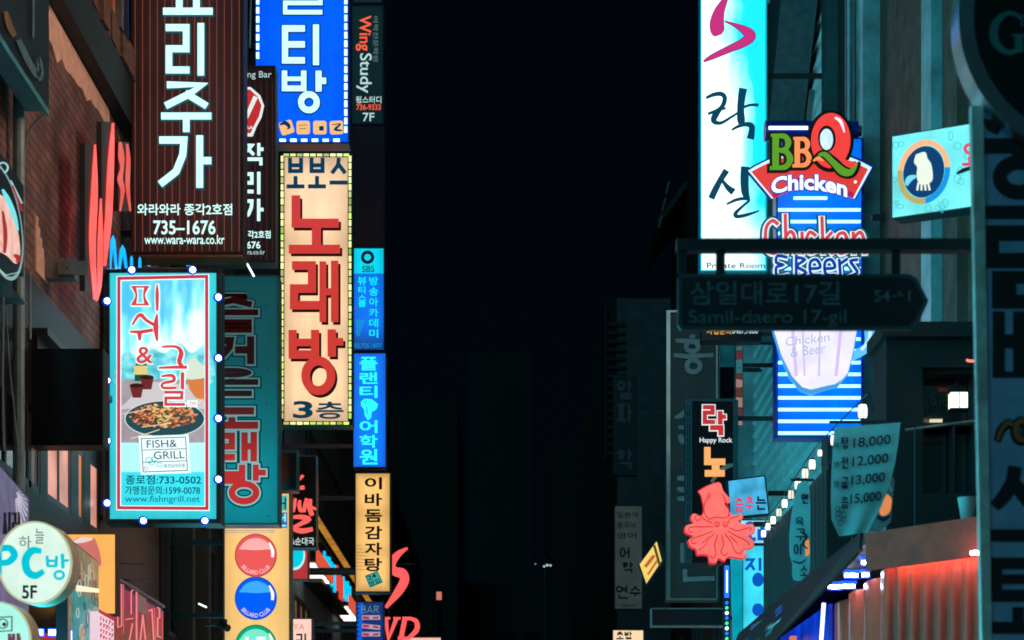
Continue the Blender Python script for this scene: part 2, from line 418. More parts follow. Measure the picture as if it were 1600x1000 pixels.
# ------------------------------------------------------------------ LEFT SIDE SIGNS
G_PROJ = 'projecting shop signs on the left'
CYW = lit('letter_glow_white', (205, 255, 250), 1.15)

def sign_brown():
    pin = mat('brown_panel', (52, 36, 36), .55, 0, .2, 3)
    s = Sign('projecting_sign', 'tall dark brown pinstriped sign with large white letters above a phone number', 'sign', (205, -160, 381, 398), 21, G_PROJ, depth=.3)
    s.cabinet(mat('brown_frame', (40, 30, 30), .45), lit('brown_lit_panel', (50, 27, 28), .8, (52, 36, 36), .3, 1.5, edge=.55), 3, True, .02)
    p = s.part('pinstripes', lit('pinstripe', (150, 84, 66), .8))
    for k in range(15):
        x = 211.5 + k * 11.6; p.rect(x - .45, -156, x + .45, 393, .0125, .0135)
    L = s.part('lettering', CYW); h = lit('letter_halo', (0, 96, 110), .8)
    b = s.part('letter_backing', h)
    for mb, g, w in ((b, 1.8, .03), (L, 0, .05)):
        kor(mb, '요', 256, -62, 333, 25, 10, .014, w, grow=g); kor(mb, '리', 260, 39, 326, 120, 10, .014, w, grow=g)
        kor(mb, '주', 253, 130, 331, 208, 10, .014, w, grow=g); kor(mb, '가', 250, 214, 331, 295, 10.5, .014, w, grow=g)
    c = s.part('contact_details', CYW)
    text(c, '와라와라 종각2호점', 215, 319, 363, 337, .014, .018, .012); text(c, '735–1676', 240, 345, 337, 367, .014, .018, .015)
    text(c, 'www.wara-wara.co.kr', 226, 368, 351, 382, .014, .018, .005)
    r = s.part('trim', mat('brass_trim', (150, 100, 70), .35, .7)); r.rect(206, 399, 380, 403, -.28, .03)
    s.brackets(XL, (.5, .9)).done() if False else None
    s.brackets(XL, (.55, .93)); s.done()
sign_brown()

def sign_small_brown():
    s = Sign('projecting_sign', 'narrow dark pinstriped sign with a red shield emblem, half behind the big brown sign', 'sign', (330, 103, 431, 411), 23, G_PROJ, depth=.25)
    s.cabinet(mat('teal_frame', (40, 74, 80), .45), lit('dark_stripe_panel', (24, 17, 21), .8, (40, 34, 36)), 3, True, .02)
    p = s.part('pinstripes', lit('pinstripe_dim', (82, 50, 46), .8))
    for x in range(336, 428, 9): p.rect(x - .4, 128, x + .4, 406, .0125, .0135)
    L = s.part('lettering', CYW)
    text(s.part('lettering', lit('letter_grey_white', (170, 205, 205), 1)), 'Dining Bar', 362, 112, 424.5, 125, .014, .018, .0)
    s.part('lettering', CYW)
    kor(L, '작', 379, 225, 412, 259, 4.6, .014, .03); kor(L, '리', 379, 270, 410, 304, 4.8, .014, .03); kor(L, '가', 378, 312, 412, 346, 4.8, .014, .03)
    text(L, '종각2호점', 377, 361, 423, 373, .014, .018, .012); text(L, '735-1676', 352, 378, 407, 389, .014, .018, .01)
    s.part('lettering', lit('letter_grey_white', (170, 205, 205), 1)); text(L, 'www.wara-wara.co.kr', 322 + 14, 391, 414, 398, .014, .018, .0)
    e = s.part('emblem', lit('emblem_white', (225, 240, 238), 1))
    e.poly([(362, 137), (392, 137), (407, 150), (413, 166), (409, 184), (401, 199), (395, 214), (367, 214), (353, 184), (349, 166), (355, 150)], .014, .02)
    e.m = lit('emblem_red', (200, 48, 52), .9)
    e.poly([(364, 141), (391, 141), (403, 152), (409, 166), (405, 183), (398, 196), (392, 209), (369, 209), (357, 183), (353, 166), (358, 152)], .02, .023)
    e.m = lit('emblem_white', (225, 240, 238), 1)
    e.ribbon([(364, 160), (381, 194), (400, 152)], 7, .023, .026); text(e, 'WARA', 368, 198, 396, 203, .023, .026, .01)
    s.brackets(XL, (.3, .9)); s.done()
sign_small_brown()

BLUE = lit('blue_face', (0, 92, 255), 1.15, None, .08, 1.5, edge=.25)
def sign_blue():
    s = Sign('projecting_sign', 'bright blue lightbox with white letters, tan icons and a dashed border of white lights', 'sign', (398, -140, 546, 224), 25, G_PROJ, depth=.3)
    s.cabinet(mat('navy_frame', (20, 40, 90), .4), BLUE, 1.5, True, .012)
    L = s.part('lettering', lit('letter_mint', (200, 255, 245), 1.2)); B = s.part('letter_outline', lit('blue_outline', (0, 52, 130), .8))
    for mb, g, w in ((B, 2, .02), (L, 0, .035)):
        jamo(mb, 'ㅁ', 441 - g, -66 - g, 478 + g, -22 + g, 9 + 2 * g, .013, w); jamo(mb, 'ㅓ', 480 - g, -68 - g, 505 + g, -20 + g, 9 + 2 * g, .013, w)
        z = 6.6 + 2 * g; mb.ribbon([(444, -8), (501, -8), (501, 6), (446, 6), (446, 20.5), (503, 20.5)], z, .013, w, g + 1); kor(mb, '티', 441, 40, 505, 103, 9.5, .013, w, grow=g); 
        z = 8.4 + 2 * g; mb.ribbon([(445, 112 - g), (445, 139.6), (475, 139.6), (475, 112 - g)], z, .013, w); mb.ribbon([(446, 124.4), (474, 124.4)], 6.4 + 2 * g, .013, w); jamo(mb, 'ㅏ', 491 - g, 112 - g, 510 + g, 144 + g, 9.5 + 2 * g, .013, w)
        jamo(mb, 'ㅇ', 466 - g, 144 - g, 500 + g, 178 + g, 9.5 + 2 * g, .013, w)
    ic = lit('tan_icon', (250, 196, 120), 1)
    dk = lit('blue_mark', (10, 60, 140), .6)
    for k, (x, rot) in enumerate(((448, .3), (474, 0), (500, 0), (526, .05))):
        o = s.one('icon', ic)
        pts = []
        for cx, cy, a in ((7, 7, 0), (-7, 7, 90), (-7, -7, 180), (7, -7, 270)):
            for j in range(4):
                q = math.radians(a + j * 30); pts.append((cx + 3.4 * math.cos(q), cy + 3.4 * math.sin(q)))
        o.poly([(x + a * math.cos(-rot) - b * math.sin(-rot), 200 + a * math.sin(-rot) + b * math.cos(-rot)) for a, b in pts], .013, .02)
        o.m = dk
        if k == 0: o.brush([(437, 196, 2), (446, 193, 6), (452, 199, 5), (449, 203, 1)], .02, .024)
        elif k == 1: o.ribbon([(467, 197), (480, 196)], .9, .02, .022); o.ribbon([(468, 202), (478, 202)], .9, .02, .022)
        elif k == 2: o.rect(499, 198, 506, 205, .02, .024)
        else: o.brush([(519, 196, 1), (532, 195, 2), (524, 203, 4), (535, 205, 2)], .02, .024)
    led = lit('led_white_blue', (180, 230, 255), 2.8, rand=.35)
    def dash(x, y, a, b):
        s.one('led', led).rect(x - a * 1.1, y - b * 1.1, x + a * 1.1, y + b * 1.1, .014, .03)
    for k in range(8): dash(403, 3 + k * 14.1 - 14, 2, 4.2)
    for k in range(17): dash(540.5, 3 + k * 13.4 - 14, 2, 4.2)
    for k in range(6): dash(442 + k * 16.8, 220, 4.4, 1.8)
    d = s.part('faint_print', lit('blue_print', (22, 100, 255), 1.0))
    d.ring(490, 120, 34, 40, .8, .0122, .0126); d.brush([(445, 175, .8), (470, 120, .8), (505, 82, .8), (528, 76, .8)], .0122, .0126)
    s.brackets(XL, (.5, .9)); s.done()
sign_blue()

def sign_karaoke():
    s = Sign('projecting_sign', 'tall cream lightbox with big red block letters and a border of small yellow bulbs', 'sign', (437.5, 239, 550.5, 665), 27, G_PROJ, depth=.3)
    s.cabinet(mat('green_dark_frame', (20, 58, 34), .4), lit('cream_face', (255, 214, 168), 1.12, None, .12, 1.6, edge=.3, tubes=3), 6.5, True, .006)
    r = s.part('lettering'); B = s.part('letter_shadow', mat('maroon_black', (38, 18, 18), .6))
    red = lit('red_letter', (206, 62, 54), .95, (150, 40, 36)); r.m = red
    for mb, dx, dy, w in ((B, 0, 0, .02), (r, -3.2, -4, .05)):
        def z(*a): return [(x + dx, y + dy) for x, y in a]
        h = 6.7
        mb.ribbon(z((466, 311), (466, 354), (533, 354)), 13.4, .013, w, 0); mb.ribbon(z((498, 348), (498, 392)), 14, .013, w); mb.ribbon(z((455, 394.5), (535, 394.5)), 13, .013, w)
        mb.ribbon(z((460, 420), (491, 420), (491, 456), (463, 456), (463, 482), (503, 482)), 12.6, .013, w)
        mb.ribbon(z((508, 414), (508, 508)), 10.5, .013, w); mb.ribbon(z((526.5, 413), (526.5, 508)), 11.5, .013, w); mb.ribbon(z((508, 461), (526, 461)), 10, .013, w)
        mb.ribbon(z((461, 521), (461, 559), (496, 559), (496, 521)), 12.6, .013, w); mb.ribbon(z((461, 540), (496, 540)), 11, .013, w)
        mb.ribbon(z((522, 520), (522, 562)), 13, .013, w); mb.ribbon(z((522, 539), (540, 539)), 11, .013, w)
        mb.ring(501 + dx, 592 + dy, 26.5, 30, 13.5, .013, w + mb.nud(), 36)
    t = s.part('small_lettering', lit('petrol_ink', (6, 66, 90), .75, (14, 50, 70)))
    for k, ch in enumerate('보보스'): kor(t, ch, 448 + k * 33.6, 247, 476 + k * 33.6, 295, 6.2, .013, .018)
    text(t, '3', 458, 627, 489, 654, .013, .018, .025); text(t, '층', 494, 628, 537, 655, .013, .018, .02)
    y1 = lit('bulb_yellow', (240, 250, 160), 1.3, rand=.6); y2 = lit('bulb_green', (200, 244, 110), 1.2, rand=.6)
    def bulb(x, y, a, b): s.one('bulb', y1 if random.random() < .75 else y2).rect(x - a, y - b, x + a, y + b, .004, .022)
    for k in range(37):
        for x in (441, 547):
            bulb(x, 248.5 + k * 11.15, 1.9, 4.3)
    for k in range(10):
        bulb(447.5 + k * 10.4, 242.6, 4.1, 1.8); bulb(447.5 + k * 10.4, 661.6, 4.1, 1.9)
    s.brackets(XL, (.1, .85)); s.done()
sign_karaoke()

def sign_tower():
    s = Sign('sign_column', 'blank unlit dark panel between the sign ending in 7F and the cyan square sign', 'sign panel', (549, 197, 600, 386), 30, None, depth=.3)
    s.cabinet(mat('dark_teal_panel', (26, 36, 38), .5), mat('dark_panel_face', (20, 27, 29), .55, 0, .5, 2), 2, False, .02); s.brackets(XL, (.5,)); s.done()
    s = Sign('projecting_sign', 'dark sign with orange and white Latin lettering running downwards, ending in 7F', 'sign', (548, 8, 600, 195), 30, G_PROJ, depth=.3)
    s.cabinet(mat('dark_teal_panel', 0) if False else _mats['dark_teal_panel'], lit('dark_lit_teal', (6, 26, 28), .9, (30, 40, 42)), 2, False, .02)
    L = s.part('lettering', lit('orange_letter', (255, 96, 62), 1.0))
    text(L, 'Wing', 556, 25, 580, 80, .013, .018, .012, rot=True)
    text(L, '736-9333', 557, 163.5, 595, 172.5, .013, .018, .012)
    L.m = lit('pale_letter', (190, 225, 222), .9); text(L, 'Study', 557, 84, 581, 146, .013, .018, .008, rot=True)
    text(L, '윙스터디', 556, 151, 596, 162, .013, .018, .008); text(L, '7F', 567, 177, 585, 190, .013, .018, .005)
    L.m = lit('dim_letter', (92, 122, 122), .9)
    text(L, '어학전문학원', 583, 26, 591, 97, .013, .018, .0, rot=True)
    s.brackets(XL, (.3, .8)); s.done()
    s = Sign('projecting_sign', 'weathered pale sign end at the top edge, above the dark sign ending in 7F', 'sign', (550, -90, 598, 6), 30, G_PROJ, depth=.3)
    s.cabinet(_mats['dark_teal_panel'], mat('grey_sign_face', (96, 104, 104), .6, 0, .4, 3), 2, False, .02); s.brackets(XL, (.5,)); s.done()
    s = Sign('projecting_sign', 'blue sign with two columns of small letters under a cyan square bearing a dark ring', 'sign', (552, 388, 600, 547), 30, G_PROJ, depth=.3)
    s.cabinet(mat('blue_metal', (10, 50, 110), .4), lit('azure_face', (0, 118, 246), 1.0, None, .12, 1.2, (0, .35, .45, 1.0), edge=.35), 0, True)
    f = s.part('header_panel', lit('cyan_header', (0, 214, 240), 1.05, edge=.3)); f.rect(552.6, 388.6, 599.4, 428, .0125, .016)
    L = s.part('lettering', mat('navy_ink', (10, 40, 80))); L.ring(574.5, 402.5, 10.4, 10.4, 5, .0165, .02); text(L, 'SBS', 566, 416, 585, 425.5, .0165, .02, .008)
    L.m = lit('cyan_letter', (0, 236, 255), 1.1)
    text(L, '뷰', 559, 433, 573, 446, .013, .018, .014); text(L, '티', 560, 448, 571, 459, .013, .018, .014); text(L, '스', 560, 461, 572, 470, .013, .018, .014); text(L, '쿨', 560, 471, 572, 480, .013, .018, .014)
    for k, ch in enumerate('방송아카데미'): text(L, ch, 577, 433 + k * 16.4, 591, 446 + k * 16.4, .013, .018, .014)
    L.m = lit('cyan_letter_dim', (0, 160, 220), .9)
    for k in range(9): L.rect(556 + (k % 3) * .6, 500 + k * 2.9, 570 - k, 501.6 + k * 2.9, .013, .016)
    text(L, '02.725.1677', 554, 537, 596, 543.5, .013, .018, .005)
    s.brackets(XL, (.2, .8)); s.done()
    s = Sign('projecting_sign', 'blue sign with large glowing cyan letters and a map-shaped icon in its middle', 'sign', (552, 552, 603, 730), 30, G_PROJ, depth=.3)
    s.cabinet(_mats['blue_metal'], lit('azure_face_bright', (0, 120, 255), 1.1, None, .14, 1.2, edge=.45), 0, True)
    L = s.part('lettering', lit('cyan_letter_bright', (40, 240, 255), 1.25))
    for ch, y0, y1 in (('플', 558, 579), ('랜', 582, 600), ('티', 603, 622), ('어', 657, 677), ('학', 680, 700), ('원', 702, 726)):
        text(L, ch, 562, y0, 590, y1, .013, .018, .022)
    i = s.part('icon', lit('cyan_letter_bright', 0) if False else _mats['cyan_letter_bright'])
    i.poly([(564, 628), (570, 623), (581, 624), (591, 632), (588, 640), (581, 644), (580, 653), (575, 657), (570, 650), (569, 640), (564, 634)], .013, .018)
    i.m = _mats['azure_face_bright']; i.ribbon([(567, 629), (572, 627), (571, 633)], 1, .018, .02); i.ribbon([(573, 636), (574, 648)], 1.4, .018, .02)
    s.brackets(XL, (.2, .8)); s.done()
    s = Sign('projecting_sign', 'cream lightbox with a column of black letters and a tilted teal square near its foot', 'sign', (554, 738, 611, 926), 30, G_PROJ, depth=.3)
    s.cabinet(mat('brown_black', (44, 34, 26), .5), lit('amber_face', (255, 198, 116), 1.08, None, .14, 1.3, edge=.42, tubes=3), 1.6, True, .015)
    L = s.part('lettering', INK)
    for ch, y0, y1 in (('이', 746, 765), ('바', 771, 791), ('돔', 796, 816), ('감', 822, 843), ('자', 848, 868), ('탕', 872, 893)):
        text(L, ch, 570, y0, 597, y1, .013, .018, .026)
    q = s.part('badge', lit('badge_teal', (60, 170, 160), .9)); q.poly([(570, 900), (590, 892), (599, 910), (578, 919)], .013, .017)
    q.m = INK; q.ribbon([(571.5, 900.5), (589.5, 893.5), (597, 909.5), (578.8, 917.3)], .8, .0172, .019, closed=True)
    wp = lambda x, y: (584.5 + (x - 584.5) * .92 + (y - 906) * .38, 906 - (x - 584.5) * .38 + (y - 906) * .92)
    text(q, '24', 576, 897, 590, 904, .0172, .02, .01, warp=wp); text(q, '영업', 575, 906, 592, 914, .0172, .02, .01, warp=wp)
    s.part('stair_lines', lit('amber_brown', (186, 120, 70), .8))  # stepped darker amber lines across the lower face
    for k in range(8): s.parts['stair_lines'].ribbon([(556, 852 + k * 5.4), (563 + k * 3.6, 853 + k * 5.4)], .8, .0125, .0135)
    s.brackets(XL, (.2, .8)); s.done()
sign_tower()

def sign_bar():
    s = Sign('projecting_sign', 'small saw-edged blue sign with grey serif letters above red and white lettering', 'sign', (556, 940, 600, 1050), 31, G_PROJ, depth=.25)
    s.cabinet(mat('navy_frame', 0) if False else _mats['navy_frame'], lit('bar_blue', (8, 52, 120), .9, None, .2, 3), 1.5, True, .02)
    p = s.part('saw_edge', lit('saw_blue', (10, 90, 210), 1))
    p.poly([(557, 942)] + [(562 - (k % 2) * 5, 944 + k * 3.6) for k in range(29)] + [(564, 1048), (568, 942)], .0125, .017)
    L = s.part('lettering', lit('bar_grey', (110, 140, 150), .7))
    for pts in ([(565, 947), (565, 958)], [(565, 947), (570, 947.5), (570.5, 951), (565, 952)], [(565, 952.5), (571, 953), (571, 957), (565, 958)],
                [(574, 958), (578, 947), (582, 958)], [(575.5, 954.5), (580.5, 954.5)], [(585, 947), (585, 958)], [(585, 947), (591, 948), (590, 952), (585, 952.5)], [(587, 952.5), (592, 958)]):
        L.ribbon(pts, 1.5, .018, .02)
    for k, yy in enumerate((965, 978, 991, 1006, 1020, 1034)):
        L.m = lit('bar_white', (190, 170, 190), .8)
        L.ribbon([(566, yy), (594, yy + (k % 2) * 3)], 7, .018, .021); 
        L.m = lit('bar_red', (196, 50, 70), .9); L.ribbon([(567, yy), (577, yy + 1)], 4.6, .021, .025); L.ribbon([(583, yy + 1), (592, yy + (k % 2) * 3)], 3.4, .021, .025)
    s.brackets(XL, (.3,)); s.done()
sign_bar()

def sign_dvd():
    red = lit('coral_neon', (255, 92, 92), 1.05)
    s = Sign('channel_letter_sign', 'coral red glowing S shaped swoosh above coral serif letters', 'sign', (560, 850, 654, 1000), 34, None, depth=.12)
    s.part('swoosh', red).brush([(637, 857, 2), (622, 867, 9), (612, 882, 12), (617, 893, 13), (629, 897, 15), (632, 908, 14), (622, 926, 12), (603, 950, 4)], 0, .1, 7)
    for nm, strokes in (('letter', [([(566, 967), (574, 967), (570, 999), (560, 999)], 3), ]), ('letter', [([(603, 966), (607, 999), (620, 966)], 6.5), ([(599, 966.5), (610, 966.5)], 3), ([(615, 966.5), (626, 966.5)], 3)]),
                        ('letter', [([(633, 967), (627, 997)], 7), ([(629, 966.8), (643, 966.8)], 4.4), ([(622, 997.8), (639, 997.8)], 4.4)])):
        mb = s.one(nm, red)
        for pts, w in strokes: mb.ribbon(pts, w, 0, .1)
    mb.brush([(642, 967, 4.4), (651, 972, 7), (651, 985, 7.5), (638, 998, 4.4)], 0, .1, 6)
    f = s.part('frame', BLACK)
    for y in (880, 975, 992): f.rect(560, y, 648, y + 1.2, -.05, -.02)
    f.rect(607, 862, 608.5, 1000, -.02, -.001)
    s.brackets(XL, (.3, .9)); s.done()
sign_dvd()

def sign_poster():
    s = Sign('lightbox_sign', 'glowing cyan poster lightbox showing a plate of skewers, with white lights round its frame', 'sign', (165, 420, 345, 818), 20, G_PROJ, depth=.28)
    frame = mat('led_frame', (38, 60, 66), .5, .2, .6, 30)
    s.cabinet(frame, lit('poster_border', (60, 226, 240), 1.1, None, .25, .9, edge=.35), 6.5, True, .02)
    p = s.part('poster', clouds('poster_sky', (226, 250, 250), (120, 236, 246), (0, 186, 236), 1.12, (-.2, .42), (5, 1, 1.6), .5, .13, -.9))
    p.rect(186, 434, 326, 797, .0125, .014)
    def blob(m, pts, w, n=6, closed=True):
        p.m = m; q = sm(pts + [pts[0]], n)[:-1]; p.poly(q, .0135, w)
    cw = lit('poster_white', (228, 250, 250), 1.15)
    blob(clouds('poster_hill', (140, 238, 244), (56, 200, 218), (10, 140, 170), 1.0, (0, -.1), (7, 1, 9), .5, .16, .12), [(187, 562), (200, 548), (216, 560), (236, 544), (258, 552), (280, 536), (300, 552), (325, 540), (325, 605), (187, 605)], .0161)
    p.m = lit('poster_table', (168, 160, 168), .95, None, .18, 6); p.rect(187, 594, 325, 694, .014, .0166)
    p.m = lit('poster_table2', (206, 204, 206), 1); p.poly([(187, 640), (230, 596), (325, 604), (325, 640), (262, 636)], .014, .017)
    p.m = lit('poster_bottle', (22, 96, 70), .8); p.poly([(211, 572), (216, 566), (226, 566), (231, 572), (231, 596), (211, 596)], .0172, .0178)
    p.m = lit('poster_label', (226, 208, 130), 1); p.rect(210, 572, 231, 586, .0178, .0184)
    for cx, cy in ((230, 600), (214, 613)):
        p.m = lit('poster_cup', (120, 48, 46), .8); p.poly([(cx - 11, cy - 10), (cx + 11, cy - 10), (cx + 7, cy + 9), (cx - 6, cy + 9)], .0178, .0185)
        p.m = lit('poster_cup_in', (70, 26, 28), .7); p.disc(cx, cy - 10, 11, 3.4, .0185, .019)
    p.m = lit('poster_pot', (222, 130, 70), .95); p.poly([(293, 590), (325, 586), (325, 628), (306, 622), (296, 608)], .0172, .0178)
    p.m = lit('poster_steam', (214, 232, 214), 1); p.poly(sm([(282, 590), (292, 568), (305, 560), (318, 572), (325, 566), (325, 588), (300, 594)], 4), .0172, .0182)
    p.m = lit('poster_bowl', (40, 84, 92), .8); p.disc(258, 655, 63, 29, .0185, .019); p.m = lit('poster_bowl_rim', (210, 226, 222), 1); p.ring(258, 655, 63, 29, 1.6, .019, .0196, 40)
    rnd = random.Random(3)
    foods = [lit('food_%s' % n, c, .95) for n, c in (('brown', (150, 76, 48)), ('orange', (226, 138, 82)), ('dark', (84, 44, 34)), ('gold', (238, 200, 120)), ('green', (70, 92, 44)), ('pink', (232, 164, 128)))]
    for k in range(280):
        a = rnd.random() * 6.28; r = rnd.random() ** .5; x = 256 + 52 * r * math.cos(a); y = 651 + 18 * r * math.sin(a)
        p.m = foods[3] if abs(x - 254) < 14 and rnd.random() < .5 else foods[rnd.choice([0, 0, 1, 1, 2, 4, 5])]
        p.disc(x, y, rnd.uniform(1.4, 4.6), rnd.uniform(1, 2.4), .019, .0197 + k * .00001, 7, rnd.random() * 6, rnd.uniform(-.7, .7))
    p.m = lit('poster_skewer', (250, 224, 180), 1)
    for a, b in (((192, 648), (232, 640)), ((222, 668), (268, 662)), ((206, 686), (250, 672)), ((296, 640), (318, 624))): p.ribbon([a, b], 1.1, .0228, .0233)
    p.m = lit('poster_foot', (178, 244, 246), 1.05, None, .1, 1.5); p.rect(187, 692, 325, 738, .014, .0172)
    p.m = lit('poster_foot2', (60, 226, 240), 1.05, None, .14, 2); p.rect(187, 738, 325, 796, .014, .0172)
    q = s.part('border', lit('poster_red', (210, 58, 78), .9)); wh = lit('poster_white', 0) if False else _mats['poster_white']
    q.m = wh; q.ribbon([(186.5, 436), (323.5, 433), (324, 795), (186, 794)], 7.4, .014, .0235, closed=True)
    q.m = _mats['poster_red']; q.ribbon([(186.5, 436), (323.5, 433), (324, 795), (186, 794)], 5, .0235, .025, closed=True)
    t = s.part('title', wh)
    R2 = lit('poster_title_red', (224, 66, 74), .95)
    def tl(g, w, m):
        t.m = m; a = 2 * g
        t.ribbon([(206 - g, 449.5), (234 + g, 449.5)], 2.6 + a, .024, w); t.ribbon([(206 - g, 477), (234 + g, 477)], 2.6 + a, .024, w)
        t.brush([(210, 449, 7 + a), (214, 463, 3 + a), (210, 477, 7 + a)], .024, w); t.brush([(230, 449, 7 + a), (226, 463, 3 + a), (230, 477, 7 + a)], .024, w)
        t.brush([(246.5, 446 - g, 2 + a), (246.5, 462, 5.4 + a), (246.5, 487 + g, 3.4 + a)], .024, w)
        t.brush([(208 - g, 509, 3 + a), (216, 496, 4.5 + a), (222, 494, 6 + a), (230, 502, 5 + a), (244, 510, 5 + a)], .024, w)
        t.brush([(246.5, 492 - g, 2.4 + a), (244.5, 512, 8 + a), (246.5, 534 + g, 3 + a)], .024, w)
        t.brush([(204 - g, 519.5, 3 + a), (220, 520, 5 + a), (240, 517, 5 + a)], .024, w); t.brush([(219, 521, 8 + a), (219, 533 + g, 3.4 + a)], .024, w)
        text(t, '&', 214 - g, 543 - g, 240 + g, 569 + g, .024, w, .01 + g * .012)
        t.brush([(254 - g, 543, 3 + a), (276, 543, 4 + a), (284, 552, 7 + a), (281, 566, 7 + a), (286, 574, 5 + a)], .024, w); t.brush([(249 - g, 576, 3 + a), (272, 575, 4.4 + a), (293 + g, 575, 5 + a)], .024, w)
        t.brush([(253 - g, 589, 3 + a), (270, 588, 5 + a), (272, 596, 5 + a), (256, 600, 4 + a), (256, 607, 4 + a), (276, 607, 4 + a)], .024, w)
        t.ribbon([(286, 583 - g), (286, 609)], 5.5 + a, .024, w)
        t.ribbon([(258, 614), (285, 614), (285, 623), (260, 623), (260, 633), (290 + g, 633)], 4.4 + a, .024, w)
    tl(1.7, .026, wh); t.k = 0; tl(0, .034, R2)
    t.m = wh; t.rect(293, 626, 309, 637, .024, .0255); t.m = R2; text(t, 'TM', 296, 629, 306, 634, .0255, .027)
    b = s.part('card', wh); wp = lambda x, y: (x + (y - 710) * .06, y - (x - 257) * .035)
    def w2(pts): return [wp(*v) for v in pts]
    b.poly(w2([(219, 681), (297, 681), (297, 741), (219, 741)]), .0236, .0262)
    b.m = lit('poster_navy', (36, 70, 110), .8)
    b.ribbon(w2([(223, 685), (292, 685), (292, 737), (223, 737)]), 1.2, .0262, .0272, closed=True); b.ribbon(w2([(223, 703), (292, 703)]), 1, .0262, .0275); b.ribbon(w2([(223, 722), (292, 722)]), 1, .0262, .0275)
    text(b, 'FISH&', 231, 688, 278, 700, .0262, .0276, 0, warp=wp); text(b, 'GRILL', 241, 706, 289, 718, .0262, .0276, 0, warp=wp); text(b, '퓨전요리주점', 256, 726, 288, 732, .0262, .0276, 0, warp=wp)
    b.m = lit('poster_fish', (60, 190, 205), .9)
    for x, y, r in ((234, 720, 6), (242, 718, 5), (238, 724, 5), (250, 727, 4.6), (229, 733, 3.6)): b.ring(x, y, r, r * .8, 1, .0262, .0276 + b.nud(), 14)
    c = s.part('contact_details', lit('poster_blue_ink', (8, 84, 112), .8))
    text(c, '종로점:733-0502', 197, 743, 315, 757.5, .0236, .026, .014); text(c, '가맹점문의:1599-0078', 196, 760, 313, 773.5, .0236, .026, .01)
    c.m = lit('poster_blue_ink2', (10, 128, 160), .9); text(c, 'www.fishngrill.net', 196, 775, 313, 788, .0236, .026, .004)
    cap = lit('led_cap', (235, 250, 255), 6); fringe = lit('led_fringe_blue', (0, 60, 235), .8)  # blue glowing disc paints the lens fringe around each white cap
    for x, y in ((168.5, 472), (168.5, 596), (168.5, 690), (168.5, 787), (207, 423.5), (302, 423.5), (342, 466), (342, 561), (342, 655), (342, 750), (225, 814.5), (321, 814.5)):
        o = s.one('led_module', fringe); o.disc(x - .8, y, 7.2, 7.2, .021, .04, 18); o.m = cap; o.disc(x + .3, y, 4.6, 4.6, .0402, .05, 12)
    s.brackets(XL, (.02, .97), STEEL); s.done()
sign_poster()

def sign_teal():
    s = Sign('projecting_sign', 'teal sign with outlined letters turning from black to red, half hidden behind the poster lightbox', 'sign', (316, 430, 436, 820), 22, G_PROJ, depth=.28)
    s.cabinet(mat('teal_cabinet', (30, 92, 98), .4), lit('teal_face', (0, 132, 146), .75, (40, 110, 116), .2, 1.5, (.2, 1.3, 2.0, .24), edge=.35), 2, True, .02)
    a = lit('teal_letter', (200, 44, 42), .85, (40, 12, 14), 0, 3, (.5, 1.0, 1.55, .02)); o = lit('teal_letter_line', (150, 210, 214), .75, None, 0, 3, (.4, 1.0, 2.0, .25)); sh = lit('teal_letter_gap', (0, 58, 66), .6)
    B = s.part('letter_outline', o); L = s.part('lettering', a)
    H = s.part('letter_halo', sh)
    for mb, g, w in ((H, 5, .016), (B, 2.6, .024), (L, 0, .04)):
        for ch, y0, y1, t in (('즐', 460, 521, 9), ('거', 527, 570, 11), ('운', 576, 620, 8.6), ('노', 626, 671, 11), ('래', 676, 722, 10)):
            kor(mb, ch, 322, y0, 404, y1, t, .013, w, grow=g)
        jamo(mb, 'ㅂ', 340 - g, 727 - g, 384 + g, 757 + g, 10 + 2 * g, .013, w); jamo(mb, 'ㅏ', 392 - g, 727 - g, 416 + g, 752 + g, 9 + 2 * g, .013, w); jamo(mb, 'ㅇ', 358 - g, 752 - g, 406 + g, 789 + g, 10 + 2 * g, .013, w)
    d = s.part('screws', DARK)
    for x, y in ((416, 479), (420, 578), (417, 632), (420, 806), (345, 806)): d.disc(x, y, 1.3, 1.3, .0125, .016, 8)
    s.brackets(XL, (.03, .97)); s.done()
sign_teal()

